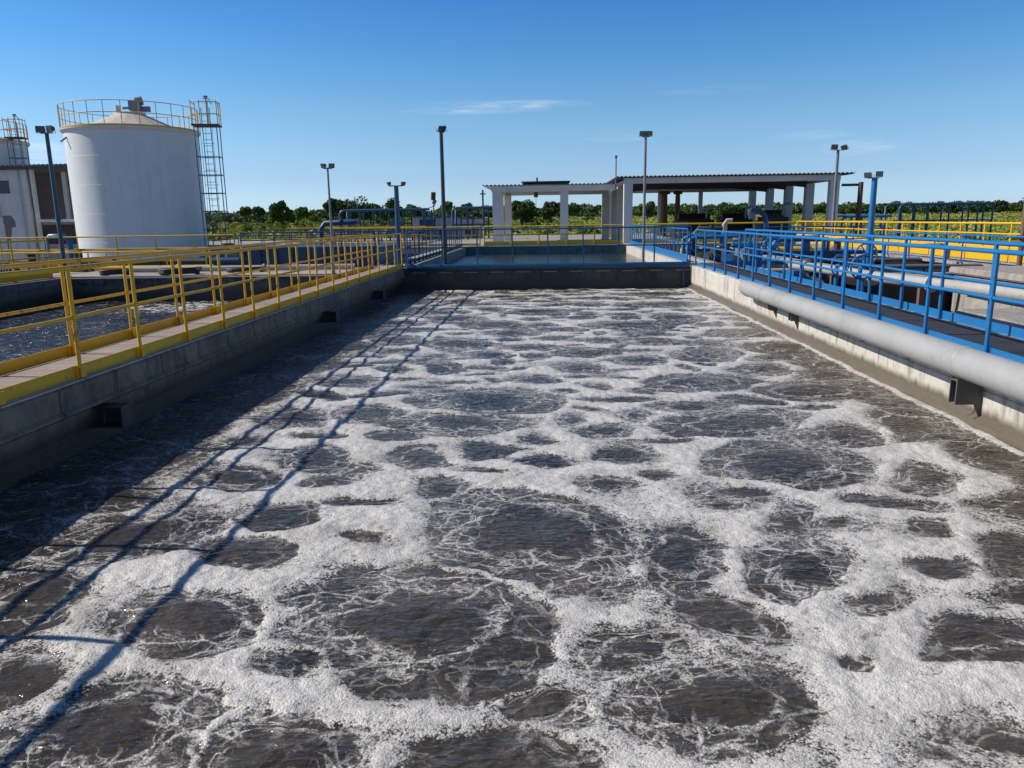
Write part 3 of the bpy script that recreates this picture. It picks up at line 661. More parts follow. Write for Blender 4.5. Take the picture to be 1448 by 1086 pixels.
# ------------------------------------------------------------------ railings
_rc = {}
def railing(label, p0, p1, spacing, mat, z=0.0, h=1.1, mid=0.62, toe=0.13, r=0.023, toe_y=0.03, name='railing', group=None, posts=True, toe_mat=None, wob=0.006):
    a, b = Vector((*p0, z)), Vector((*p1, z)); L = (b - a).length; rz = math.atan2(b.y - a.y, b.x - a.x)
    t = thing(name, label, 'railing', a, rz, group)
    n = max(1, round(L / spacing)); st = L / n
    key = (mat, round(h, 2), round(r, 3), round(mid, 2))
    if key not in _rc:
        m = MB(); m.tube([(0, 0, 0), (0, 0, h)], r, 8); m.box(-0.05, -0.04, 0.0, 0.05, 0.04, 0.012)
        if toe: m.box(-0.035, -r - 0.012, 0.02, 0.035, -r + 0.004, 0.13)
        m.tube([(-0.035, 0, mid), (0.035, 0, mid)], r * 1.25, 8); _rc[key] = m.mesh('post', M[mat])
    for i in range(n + 1):
        o = inst(_rc[key], 'post', t, (i * st, 0, 0)); o.rotation_euler = (random.uniform(-wob, wob), random.uniform(-wob, wob), 0)
    k = max(2, n * 2)
    top = MB().tube([(L * i / k, random.uniform(-wob, wob) * 0.6, h + random.uniform(-wob, wob) * 0.6) for i in range(k + 1)], r * 1.12, 10); top.build('top_rail', M[mat], t)
    MB().tube([(L * i / k, random.uniform(-wob, wob) * 0.6, mid + random.uniform(-wob, wob) * 0.6) for i in range(k + 1)], r * 0.9, 8).build('mid_rail', M[mat], t)
    if toe:
        tb = MB()
        for i in range(n): tb.box(i * st + 0.004, toe_y, 0.012, (i + 1) * st - 0.004, toe_y + 0.008, 0.012 + toe)
        tb.build('toe_board', M[toe_mat or mat], t)
    return t
# left walkway: post feet at measured stations
railing('yellow railing on the pool side of the left walkway, above the shaded wall', (-4.65, -0.87), (-4.65, 24.87), 1.17, 'yellow', r=0.021, toe_y=0.024)
railing('yellow railing on the outer side of the left walkway, before the neighbouring basin', (-5.55, 0.66), (-5.55, 24.6), 1.33, 'yellow', r=0.021, toe_y=0.024)
railing('yellow railing along the side wall of the neighbouring basin at far left', (-14.6, -1), (-14.6, 22.2), 1.6, 'yellow', toe=0.2)
railing('long yellow railing in front of the white tank and white building', (-30, 27.6), (-11.2, 27.6), 1.5, 'yellow')
railing('blue railing on the pool side of the right walkway, above the grey pipe', (4.69, -1.2), (4.69, 24.6), 1.36, 'blue', r=0.024, toe=0.08, toe_y=-0.036)
railing('blue railing on the outer side of the right walkway, before the concrete blocks', (5.65, -1.1), (5.65, 22.4), 1.27, 'blue', h=1.12, r=0.026, toe=0.12, toe_y=-0.038)
railing('blue railing across the basin end wall above the long blue pipe', (-4.5, 25.1), (4.6, 25.1), 1.15, 'blue_mid', h=1.2, mid=0.64, toe=0)
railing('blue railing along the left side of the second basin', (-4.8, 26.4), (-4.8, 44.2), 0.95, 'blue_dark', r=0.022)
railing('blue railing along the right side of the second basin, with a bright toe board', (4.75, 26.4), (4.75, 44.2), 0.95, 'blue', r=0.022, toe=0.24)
railing('yellow railing across the far end of the second basin, before the small shed', (-3.6, 45.3), (4.4, 45.3), 1.5, 'yellow_bright', toe=0.25, r=0.035)
railing('yellow railing before the large open shed', (5.8, 46.2), (20, 46.2), 1.6, 'yellow_bright', toe=0.25, r=0.04)
railing('yellow railing left of the small shed, before the white cabins', (-17, 46.0), (-3.9, 46.0), 1.5, 'yellow', r=0.032)
railing('yellow railing on the raised tank wall at the right edge', (14.2, 7), (14.2, 45), 1.45, 'yellow_bright', z=0.48, h=0.68, mid=0.36, toe=0, r=0.03)
railing('blue railing in front of the yellow wall panels at right', (12.9, 9), (12.9, 30), 1.7, 'blue', z=-0.02, h=0.85, mid=0.45, toe=0)
railing('blue railing on top of the blue steel tank at left', (-10.6, 26.7), (-5.9, 26.7), 1.2, 'blue_dark', z=0.62, h=0.55, mid=0.3, toe=0)
railing('far yellow railing beyond the white tank foot, by the green field', (-17.5, 52), (-8, 52), 1.6, 'yellow', z=-0.02, h=1.15)

railing('yellow railing behind the neighbouring basin, before the foot of the white tank', (-25, 33.0), (-13.2, 33.0), 1.4, 'yellow', z=-0.6, toe=0.2)
railing('low yellow barrier on the ledge behind the neighbouring basin', (-19.5, 25.6), (-11.4, 25.6), 1.3, 'yellow', h=0.62, mid=0.32, toe=0)
railing('dark blue railing between the neighbouring basin and the green field', (-16.5, 38), (-6.2, 38), 1.3, 'blue_dark', z=-0.3, h=1.2, toe=0.2)
railing('dark blue railing on the far edge of the blue steel tank', (-10.4, 31.5), (-5.9, 31.5), 0.9, 'blue_mid', z=0.1, h=1.0, toe=0)
railing('dark railing on the black-lined tank rim, right of the walkway', (8.55, 31.2), (13.2, 31.2), 1.1, 'blue_mid', z=-0.05, toe=0.15)
railing('blue railing crossing between second basin and lined tank', (5.9, 26.0), (8.4, 26.0), 0.8, 'blue', z=-0.1)
# ------------------------------------------------------------------ lamp posts
def flood_mesh():
    m = MB()
    v = [(-0.19, 0.10, -0.14), (0.19, 0.10, -0.14), (0.19, 0.10, 0.14), (-0.19, 0.10, 0.14), (-0.11, -0.08, -0.08), (0.11, -0.08, -0.08), (0.11, -0.08, 0.08), (-0.11, -0.08, 0.08)]
    m.add(v, [(0, 3, 2, 1), (4, 5, 6, 7), (0, 1, 5, 4), (1, 2, 6, 5), (2, 3, 7, 6), (3, 0, 4, 7)])
    m.box(-0.205, 0.10, -0.155, 0.205, 0.125, 0.155)
    for k in range(5): m.box(-0.10 + k * 0.047, -0.115, -0.07, -0.09 + k * 0.047, -0.082, 0.07)
    m.tube([(-0.22, 0.03, 0), (-0.22, 0.0, -0.20), (0.22, 0.0, -0.20), (0.22, 0.03, 0)], 0.012, 6)
    return m.mesh('floodlight', M['dark_metal'])
_fm = flood_mesh(); _lm = MB().box(-0.18, 0.127, -0.13, 0.18, 0.133, 0.13).mesh('lens', M['lamp_glass'])
def lamp(label, x, y, z0, z1, r, mat, heads, arm=0.45, size=1.0, name='lamp_post', collar=True):
    t = thing(name, label, 'lamp post', (x, y, z0), 0, 'floodlight poles around the basins'); h = z1 - z0
    p = MB(); p.tube([(0, 0, 0), (0, 0, h * 0.55), (0, 0, h)], [r * 1.05, r, r * 0.9], 12); p.build('pole', M[mat], t)
    b = MB(); b.box(-r * 1.9, -r * 1.9, 0, r * 1.9, r * 1.9, 0.02); b.build('base_plate', M['dark_metal'], t)
    if collar: MB().tube([(0, 0, h * 0.40), (0, 0, h * 0.40 + 0.07)], r * 1.25, 12).build('collar', M[mat], t)
    if len(heads) > 1 or arm: MB().tube([(min(q[0] for q in heads) - 0.02, 0, h), (max(q[0] for q in heads) + 0.02, 0, h)], 0.022 * max(size, .8), 8).build('cross_arm', M['grey_metal'], t)
    for dx, rz, tl in heads:
        f = inst(_fm, 'floodlight', t, (dx, 0, h + 0.20 * size)); f.rotation_euler = (tl, 0, rz); f.scale = (size,) * 3
        inst(_lm, 'lens', f)
    return t
R_ = math.radians
lamp('tall steel-blue floodlight pole at the left, standing before the white building', -14.5, 22.75, 0, 4.15, 0.060, 'pole_steel', [(-0.16, R_(205), R_(-15)), (0.16, R_(160), R_(-10))], size=0.6)
lamp('thin grey twin-floodlight pole rising behind the yellow left walkway', -6.3, 22.75, 0, 3.02, 0.032, 'grey_metal', [(-0.10, R_(150), R_(-20)), (0.11, R_(210), R_(-20))], size=0.42)
lamp('short thick blue floodlight pole at the left corner of the basin end wall', -4.86, 25.55, 0, 2.62, 0.082, 'blue_pipe', [(-0.22, R_(120), R_(-35)), (0.22, R_(235), R_(-30))], size=0.42)
lamp('tallest dark green-blue pole on the basin end wall, single tilted floodlight on top', -3.36, 25.75, 0, 4.28, 0.064, 'pole_dark', [(0.0, R_(215), R_(-40)), (0.10, R_(100), R_(-45))], size=0.62, arm=0, collar=False)
lamp('grey pole with a wide flat double floodlight before the large shed', 3.2, 25.8, 0, 4.02, 0.045, 'grey_metal', [(-0.1, R_(180), R_(-8)), (0.1, R_(180), R_(-8))], size=0.5, collar=False)
lamp('grey pole with two small floodlights at the right end of the shed roof', 15.75, 43.8, -0.6, 4.9, 0.085, 'grey_metal', [(-0.22, R_(175), R_(-10)), (0.35, R_(130), R_(-45))], size=0.85)
lamp('short thick blue floodlight pole behind the right walkway, near the yellow panels', 10.25, 25.2, -0.3, 2.6, 0.095, 'blue', [(-0.20, R_(140), R_(-25)), (0.10, R_(185), R_(0))], size=0.55)
t = thing('steel_post', 'brown rusty steel post at the right edge of the picture', 'post', (13.05, 22, 0.0)); MB().tube([(0, 0, -0.3), (0, 0, 1.85)], 0.07, 10).build('pole', M['brown'], t); MB().box(-0.09, -0.09, 1.85, 0.09, 0.09, 1.87).build('cap', M['dark_metal'], t)
t = thing('steel_post', 'dark brown post with a short arm behind the right end of the shed roof', 'post', (20.3, 52, -0.02)); MB().tube([(0, 0, 0), (0, 0, 3.55)], 0.16, 10).build('pole', M['brown'], t); MB().box(-1.2, -0.08, 3.3, 0.1, 0.08, 3.46).build('arm', M['dark_metal'], t)
t = thing('antenna_mast', 'thin grey mast standing between the two shed roofs', 'mast', (4.35, 49.5, 3.6)); MB().tube([(0, 0, -0.3), (0, 0, 1.55)], 0.04, 8).build('pole', M['grey_metal'], t); MB().box(-0.07, -0.07, 1.5, 0.07, 0.07, 1.66).build('mast_head', M['grey_metal'], t)
t = thing('utility_pole', 'slender far pole left of the small shed', 'pole', (-5.6, 70, -1)); MB().tube([(0, 0, 0), (0, 0, 5.1)], 0.08, 8).build('pole', M['dark_metal'], t); MB().box(-0.25, -0.05, 4.7, 0.25, 0.05, 4.8).build('cross_arm', M['dark_metal'], t)
t = thing('utility_pole', 'leafy-topped slender pole beside the tall lamp pole, far off', 'pole', (-13.6, 95, -1)); MB().tube([(0, 0, 0), (0, 0, 5.6)], 0.07, 8).build('pole', M['bark'], t)
MB().obox((0, 0, 5.4), (0.5, 0.35, 0.9), 0.4, 0.3).obox((0.1, 0, 4.7), (0.35, 0.3, 0.5), 1.0, 0.5).build('nest_bundle', M['bark'], t)

# ------------------------------------------------------------------ open sheds
def corrugated(x0, x1, y0, y1, z0f, z1f, pitch=0.25, amp=0.035, thick=0.03):
    """sheet whose waves run along Y; z0f at y0, z1f at y1"""
    m = MB(); n = int((x1 - x0) / pitch * 4); top = []
    for k in range(n + 1):
        x = x0 + (x1 - x0) * k / n; w = amp * math.sin(k * math.pi / 2 + 0.4); top.append((x, w))
    v = []
    for dz in (0, -thick):
        for y, z in ((y0, z0f), (y1, z1f)): v += [(x, y, z + w + dz) for x, w in top]
    q = n + 1; f = []
    for k in range(n):
        f += [(k, k + 1, q + k + 1, q + k), (2 * q + k, 3 * q + k, 3 * q + k + 1, 2 * q + k + 1), (k, 2 * q + k, 2 * q + k + 1, k + 1), (q + k, q + k + 1, 3 * q + k + 1, 3 * q + k)]
    f += [(0, q, 3 * q, 2 * q), (n, 2 * q + n, 3 * q + n, q + n)]
    return m.add(v, f)
t = thing('open_shed', 'large open-sided shed with white columns and a dark flat roof', 'shed', (5, 48.4, -0.02))
ysd = (0, 4.4, 8.8, 13.5, 18.6)
cm = MB().box(-0.26, -0.26, 0, 0.26, 0.26, 3.52).mesh('column', M['white_col'])
for y in ysd:
    inst(cm, 'column', t, (0, y, 0)); inst(cm, 'column', t, (12.3, y, 0))
for x, y in ((4.6, 18.6), (8.0, 18.6)): inst(cm, 'column', t, (x, y, 0)).scale = (0.6, 0.6, 1)
bm_ = MB(); bm_.box(-0.28, -0.29, 3.523, 12.58, 0.0, 3.86).box(-0.28, 18.5, 3.523, 12.58, 18.8, 3.80); bm_.build('front_beam', M['white_col'], t)
for x in (-0.2, 12.1):
    MB().box(x, 0.003, 3.523, x + 0.36, 18.49, 3.80).build('side_beam', M['white_col'], t)
raf = MB()
for y in (4.4, 8.8, 13.5): raf.prism([(0.165, 3.30), (3.0, 3.62), (9.3, 3.62), (12.09, 3.30), (12.09, 3.80), (0.165, 3.80)], 'Y', y - 0.13, y + 0.13)
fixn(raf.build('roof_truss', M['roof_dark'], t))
pur = MB()
for k in range(9): pur.box(0.18, 1.2 + k * 2.05, 3.803, 12.08, 1.32 + k * 2.05, 3.855)
pur.build('purlin', M['roof_dark'], t)
corrugated(-0.75, 13.35, -0.55, 19.3, 3.95, 3.95).build('roof_sheet', M['roof_sheet'], t)
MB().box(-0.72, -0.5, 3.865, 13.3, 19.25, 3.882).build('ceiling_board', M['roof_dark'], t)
t = thing('open_shed', 'small lower open shed with white columns, left of the large shed', 'shed', (-3.1, 49.6, -0.02))
cm2 = MB().box(-0.25, -0.25, 0, 0.25, 0.25, 3.2).mesh('column', M['white_col'])
for x, y in ((0, 0), (4.25, 0), (0.0, 3.4), (0.35, 7.5), (7.4, 7.5)): inst(cm2, 'column', t, (x, y, 0))
b = MB(); b.box(-0.3, -0.26, 3.203, 7.4, 0.2, 3.55); b.build('front_beam', M['white_col'], t)
b = MB(); b.box(-0.24, 0.203, 3.203, 0.24, 7.9, 3.5); b.box(0.243, 7.4, 3.203, 7.6, 7.75, 3.5); b.build('side_beam', M['white_col'], t)
corrugated(-0.85, 7.5, -0.5, 8.1, 3.62, 3.62).build('roof_sheet', M['roof_sheet'], t)
MB().box(-0.8, -0.45, 3.555, 7.45, 8.0, 3.568).build('ceiling_board', M['white_col'], t)
b = MB(); b.box(1.6, -0.7, 3.72, 4.6, 3.2, 3.80).box(1.7, -0.6, 3.665, 1.85, 3, 3.72).box(4.3, -0.6, 3.665, 4.45, 3, 3.72); b.build('roof_panel', M['blue_dark'], t)
MB().tube([(2.55, 0.4, 3.8), (2.55, 0.4, 4.08)], 0.06, 8).build('roof_vent', M['brown'], t)
t = thing('chain_hoist', 'dark chain hoist hanging under the small shed roof', 'hoist', (-0.62, 49.9, 3.16))
MB().obox((0, 0, -0.16), (0.26, 0.24, 0.32)).tube([(0, 0, -0.3), (0, 0, -1.9)], 0.012, 6).build('hoist_body', M['dark_metal'], t); MB().tube([(0.06, 0, -1.95), (0.07, 0, -2.05), (0, 0, -2.12), (-0.06, 0, -2.04)], 0.02, 6).build('hook', M['brown'], t)
# ------------------------------------------------------------------ storage tanks
def round_rail(parent, R, z, h, n, mat, a0=0, a1=2 * math.pi, r=0.021):
    full = abs(a1 - a0 - 2 * math.pi) < 1e-6
    pm = MB().tube([(0, 0, 0), (0, 0, h)], r * 1.1, 6).mesh('post', M[mat])
    for k in range(n if full else n + 1):
        q = a0 + (a1 - a0) * k / n; inst(pm, 'post', parent, (R * math.cos(q), R * math.sin(q), z))
    for zz, nm in ((h, 'top_rail'), (h * 0.52, 'mid_rail')):
        k = 64; pts = [(R * math.cos(a0 + (a1 - a0) * i / k), R * math.sin(a0 + (a1 - a0) * i / k), z + zz) for i in range(k if full else k + 1)]
        MB().tube(pts, r, 6, closed=full).build(nm, M[mat], parent)
    MB().lathe([(R - 0.01, z + 0.01), (R + 0.012, z + 0.01), (R + 0.012, z + 0.06), (R - 0.01, z + 0.06)], 64, a0=a0, a1=a1).build('toe_board', M[mat], parent)

def tank(name, label, c, R, ztop, motor=True):
    t = thing(name, label, 'storage tank', (c[0], c[1], -1.0)); H = ztop + 1.0
    m = MB(); m.lathe([(R + 0.02, 0), (R + 0.02, 0.06), (R, 0.06), (R, H - 0.22)], 96); m.build('tank_shell', M['white_tank'], t)
    s = MB()
    for z in (1.55, 3.1, 4.65, 6.2):
        if z < H - 0.4: s.lathe([(R, z - 0.012), (R + 0.006, z), (R, z + 0.012)], 96)
    s.build('weld_seam', M['white_tank'], t)
    MB().lathe([(R, H - 0.22), (R + 0.05, H - 0.20), (R + 0.16, H - 0.09), (R + 0.16, H)], 96).build('rim', M['white_tank'], t)
    MB().lathe([(R + 0.17, H - 0.04), (R + 0.17, H + 0.03), (R - 0.62, H + 0.03)], 96).build('roof_walkway', M['yellow'], t)
    rc = MB(); rc.lathe([(R - 0.6, H + 0.02), (0.86, H + 0.92), (0.80, H + 0.96)], 20, smooth=False); rc.build('cone_roof', M['roof_cone'], t)
    nz_ = MB(); nz_.lathe([(0.84, H + 0.9), (0.84, H + 1.02), (0, H + 1.02)], 24); nz_.tube([(-0.55, -0.3, H + 1.1), (-0.55, -0.3, H + 1.42)], 0.13, 10); nz_.build('roof_hatch', M['roof_cone'], t)
    round_rail(t, R + 0.12, H, 1.25, 26, 'yellow')
    if motor:
        mo = MB(); mo.obox((0.35, 0, H + 1.42), (0.62, 0.7, 0.55), 0.3).tube([(0.4, 0.0, H + 1.65), (0.75, 0.1, H + 1.72)], 0.24, 14).tube([(-0.35, -0.1, H + 1.3), (0.3, 0, H + 1.35)], 0.07, 8).obox((0.9, 0.1, H + 1.25), (0.5, 0.12, 0.3), 0.3)
        mo.build('agitator_motor', M['grey_metal'], t)
    sp = MB().tube([(R * math.cos(R_(228)) * 1.0, R * math.sin(R_(228)), H - 0.5), (R * 1.09 * math.cos(R_(228)), R * 1.09 * math.sin(R_(228)), H - 0.75)], 0.05, 8)
    sp.build('overflow_spout', M['grey_metal'], t)
    return t
def ladder_tower(label, c, rz, H, zb=-1.0, w=1.25, d=1.0, name='ladder_tower'):
    t = thing(name, label, 'ladder', (c[0], c[1], zb), rz)
    pm = MB().tube([(0, 0, 0), (0, 0, H)], 0.027, 6).mesh('post', M['tower'])
    for x, y in ((-w / 2, -d / 2), (w / 2, -d / 2), (w / 2, d / 2), (-w / 2, d / 2)): inst(pm, 'post', t, (x, y, 0))
    z = 1.2; 
    while z < H - 0.8:
        MB().tube([(-w / 2, -d / 2, z), (w / 2, -d / 2, z), (w / 2, d / 2, z), (-w / 2, d / 2, z)], 0.02, 6, closed=True).build('brace_ring', M['tower'], t); z += 1.0
    l = MB()
    for x in (-0.22, 0.22): l.tube([(x, -0.1, 0), (x, -0.1, H + 1.0)], 0.024, 6)
    for k in range(int((H + 0.8) / 0.33)): l.tube([(-0.22, -0.1, 0.2 + k * 0.33), (0.22, -0.1, 0.2 + k * 0.33)], 0.015, 5)
    l.build('ladder', M['grey_metal'], t)
    cg = MB()
    for k in range(int((H - 2.4) / 0.75)):
        zz = 2.4 + k * 0.75; cg.tube([(0.36 * math.cos(q), -0.1 - 0.36 * math.sin(q) , zz) for q in [math.pi * j / 8 for j in range(9)]], 0.013, 5)
    for q in (0.5, 1.57, 2.64): cg.tube([(0.36 * math.cos(q), -0.1 - 0.36 * math.sin(q), 2.4), (0.36 * math.cos(q), -0.1 - 0.36 * math.sin(q), H)], 0.012, 5)
    cg.build('safety_cage', M['grey_metal'], t)
    MB().box(-w / 2 - 0.12, -d / 2 - 0.1, H, w / 2 + 0.12, d / 2 + 0.1, H + 0.09).build('platform', M['brown'], t)
    rm = MB(); x0, x1, y0, y1 = -w / 2 - 0.08, w / 2 + 0.08, -d / 2 - 0.06, d / 2 + 0.06
    for zz in (0.62, 1.25): rm.tube([(x0, y1, H + zz), (x0, y0, H + zz), (x1, y0, H + zz), (x1, y1, H + zz)], 0.026, 6)
    rm.build('platform_rail', M['yellow'], t)
    pp = MB().tube([(0, 0, 0), (0, 0, 1.25)], 0.026, 6).mesh('rail_post', M['yellow'])
    for x, y in ((x0, y1), (x0, y0), (x0 / 3, y0), (x1 / 3, y0), (x1, y0), (x1, 0), (x1, y1)): inst(pp, 'rail_post', t, (x, y, H + 0.09))
    MB().tube([(0.05, 0.1, H), (0.05, 0.1, H + 1.55)], 0.035, 6).tube([(-0.08, 0.1, H + 1.5), (0.2, 0.1, H + 1.5), (0.32, 0.1, H + 1.2)], 0.022, 6).obox((0.05, 0.1, H + 1.6), (0.2, 0.12, 0.1)).build('davit_arm', M['grey_metal'], t)
    return t
tank('storage_tank', 'large white cylindrical tank with a cone roof and yellow top railing', (-23.85, 45.4), 3.5, 6.75)
ladder_tower('blue-grey caged ladder tower attached to the right side of the large white tank', (-19.0, 44.4), R_(12), 7.85, w=1.2, d=0.9)
tank('storage_tank', 'second white tank cut off by the left picture edge, behind the white building', (-41.2, 55.5), 3.6, 7.45, motor=False)
ladder_tower('caged ladder tower on the second white tank at the left picture edge', (-36.9, 54.4), R_(12), 8.5, w=0.9, d=0.8)

# ------------------------------------------------------------------ white process building behind the tanks
t = thing('process_building', 'white two-storey building with open dark bays and corrugated roof behind the tank', 'building', (-33, 48.5, -1.0))
w = MB(); w.box(-6, 0, 0, 0.35, 0.3, 6.0)
fixn(w.build('wall', M['white_wall'], t))
MB().box(-6, 0.303, 0, -5.7, 8, 6.0).build('wall', M['white_wall'], t)
MB().box(-5.69, 2.3, 0, 7, 2.5, 5.95).build('wall', M['interior'], t)
fr = MB()
for x in (0.60, 3.2, 6.6): fr.box(x, 0.02, 0, x + 0.16, 0.28, 6.0)
fr.box(0.763, 0.06, 2.75, 3.197, 0.26, 2.93).box(3.363, 0.06, 2.75, 6.597, 0.26, 2.93); fr.build('bay_frame', M['white_wall'], t)
MB().box(0.36, 0.4, 2.6, 6.7, 2.29, 2.74).build('floor_slab', M['conc'], t)
MB().box(0.80, 0.5, 0.0, 6.5, 0.7, 1.35).build('low_wall', M['conc_pink'], t)
for xx in (1.9, 4.5): MB().box(xx, 1.2, 2.75, xx + 0.25, 1.4, 5.9).build('interior_post', M['white_wall'], t)
wf = MB().box(-1.45, -0.03, 4.55, -0.75, -0.002, 5.35).build('window', M['window_dark'], t)
fm = MB(); fm.box(-1.52, -0.05, 4.48, -1.45, -0.002, 5.42).box(-0.75, -0.05, 4.48, -0.68, -0.002, 5.42).box(-1.449, -0.05, 5.35, -0.751, -0.002, 5.42).box(-1.449, -0.05, 4.48, -0.751, -0.002, 4.55)
fm.build('window_frame', M['white_wall'], wf)
dk = MB(); dk.box(-1.9, -0.04, 3.9, -1.6, -0.002, 5.4); dk.build('service_duct', M['grey_metal'], t)
def blot(cx, cz, rx, rz_, seed):
    r2 = random.Random(seed); return [(cx + rx * (0.75 + 0.4 * r2.random()) * math.cos(q), cz + rz_ * (0.75 + 0.4 * r2.random()) * math.sin(q)) for q in [2 * math.pi * k / 18 for k in range(18)]]
st = MB(); st.prism(blot(-3.35, 2.6, 0.42, 0.2, 3), 'Y', -0.004, -0.001); st.prism(blot(-1.1, 2.75, 0.42, 0.42, 4), 'Y', -0.004, -0.001); st.prism([(-1.5, 3.2), (-0.95, 3.2), (-1.05, 2.2), (-1.32, 1.2), (-1.38, 0.1), (-1.44, 0.1)], 'Y', -0.008, -0.005)
fixn(st.build('damp_stain', M['interior'], t))
MB().box(-6.1, -0.22, 5.55, -2.35, -0.003, 5.68).build('canopy_ledge', M['dark_metal'], t)
dp = MB(); dp.tube([(-1.62, -0.08, 3.9), (-1.62, -0.08, 3.2), (-1.5, -0.08, 3.05)], 0.05, 8).tube([(-0.05, -0.06, 6), (-0.05, -0.06, 0)], 0.04, 8); dp.build('drain_pipe', M['white_pipe'], t)
rf = corrugated(-2.4, 7.3, -0.5, 8.4, 6.25, 5.9, 0.28, 0.04); rf.build('roof', M['roof_sheet'], t)
MB().box(-2.35, -0.42, 6.003, 7.2, -0.3, 6.15).build('fascia', M['dark_metal'], t)

# ------------------------------------------------------------------ blue steel tank, pipe frames and cabins in the middle distance
t = thing('steel_tank', 'low dark blue ribbed steel tank beyond the neighbouring basin', 'tank', (-8.25, 28.6, -0.01))
MB().box(-2.35, -1.9, 0, 2.35, 3.0, 0.62).build('tank_shell', M['blue_dark'], t)
rb = MB()
for k in range(9): rb.box(-2.3 + k * 0.57, -1.98, 0.02, -2.24 + k * 0.57, -1.903, 0.6)
rb.box(-2.42, -2.0, 0.62, 2.42, -1.8, 0.68).box(-2.3, -1.96, 0.28, 2.3, -1.904, 0.34); rb.build('stiffener', M['blue_dark'], t)
def pipe_frame(label, x0, x1, y, z1, cols, mat, zb=-1.0, depth=2.4, z2=None, name='pipe_gantry'):
    t = thing(name, label, 'pipe gantry', (x0, y, zb)); L = x1 - x0; h = z1 - zb
    tp = MB(); tp.tube([(0, 0, 0), (0, 0, h - 0.3), (0.12, 0, h - 0.08), (0.35, 0, h), (L, 0, h)], 0.09, 8); tp.build('header_pipe', M[mat], t)
    MB().tube([(0, depth, 0), (0, depth, h - 0.1), (0.3, depth, h + 0.05), (L, depth, h + 0.05)], 0.09, 8).build('header_pipe', M[mat], t)
    for yy in (0, depth): MB().tube([(0, yy, h * 0.62), (L, yy, h * 0.62)], 0.05, 6).build('tie_bar', M[mat], t)
    pm = MB().tube([(0, 0, 0), (0, 0, h)], 0.07, 8).mesh('post', M[mat])
    for c in cols: inst(pm, 'post', t, (c * L, 0, 0)); inst(pm, 'post', t, (c * L + 0.2, depth, 0))
    g = MB()
    for c in cols[:-1]: g.tube([(c * L, 0, h), (c * L + 0.2, depth, h + 0.05)], 0.045, 6)
    g.build('cross_beam', M[mat], t)
    return t
t = pipe_frame('dark blue overhead pipe frame with hopper before the dark trees at left', -15.9, -9.3, 60, 2.35, (0.12, 0.28, 0.48, 0.75, 1.0), 'blue_dark')
hp = MB(); hp.add([(3.2, 0.5, 1.2), (5.2, 0.5, 1.2), (5.2, 2, 1.2), (3.2, 2, 1.2), (4.0, 1.0, 2.9), (4.4, 1.0, 2.9), (4.4, 1.5, 2.9), (4.0, 1.5, 2.9)], [(0, 1, 2, 3), (4, 7, 6, 5), (0, 4, 5, 1), (1, 5, 6, 2), (2, 6, 7, 3), (3, 7, 4, 0)]); fixn(hp.build('hopper', M['blue_dark'], t))
pipe_frame('dark blue pipe frame behind the white cabins, left of the small shed', -7.4, -3.4, 62, 2.45, (0.3, 0.62, 1.0), 'blue_dark')
pipe_frame('dark blue overhead pipe frame before the grassy rise at right', 26.4, 33.2, 60, 2.15, (0.15, 0.3, 0.45, 0.68, 0.9, 1.0), 'blue_dark')
pipe_frame('small grey-blue pipe frame beyond the long yellow railing, by the field', -18.3, -15.6, 60, 0.9, (0.25, 0.6, 1.0), 'blue_dark')
pipe_frame('low blue pipe frame right of the shed, left of the bigger frame', 21.5, 25.0, 58, 1.35, (0.4, 0.8), 'blue')
def cabin(label, x, y, w, h, d, roofmat):
    t = thing('equipment_cabin', label, 'cabin', (x, y, -1.0))
    MB().box(0, 0, 0, w, d, h).build('wall', M['white_wall'], t)
    MB().box(-0.1, -0.12, h + 0.002, w + 0.1, d + 0.1, h + 0.10).build('roof', M[roofmat], t)
    dr = MB().box(w * 0.55, -0.02, 0, w * 0.55 + 0.7, -0.002, min(1.9, h - 0.3)).build('door', M['grey_metal'], t)
    MB().box(w * 0.55 + 0.58, -0.05, 0.9, w * 0.55 + 0.62, -0.021, 1.05).build('handle', M['dark_metal'], dr)
    MB().box(w * 0.15, -0.015, 1.2, w * 0.15 + 0.5, -0.002, 1.7).build('window', M['window_dark'], t)
    return t
cabin('white equipment cabin with a thin roof, nearest the short blue corner pole', -11.0, 64, 1.7, 2.75, 2.5, 'grey_metal')
cabin('middle white equipment cabin with a blue roof, behind the tall dark pole', -9.2, 65, 2.1, 2.7, 2.5, 'blue')
cabin('small white cabin with a dark window, nearest to the small shed', -7.0, 65, 1.7, 2.6, 2.2, 'blue_dark')
t = thing('control_unit', 'dark blue boxy machine between the two left cabins', 'machine', (-9.6, 63, -1.0)); MB().obox((0, 0, 1.0), (0.8, 0.8, 2.0)).obox((0, 0, 2.35), (1.1, 0.9, 0.5)).tube([(-0.3, 0, 2.5), (-0.3, 0, 3.3)], 0.06, 8).build('machine_body', M['blue_dark'], t); MB().tube([(0.2, 0, 2.6), (0.2, 0, 3.5), (0.7, 0, 3.7)], 0.05, 8).build('vent_pipe', M['blue'], t)

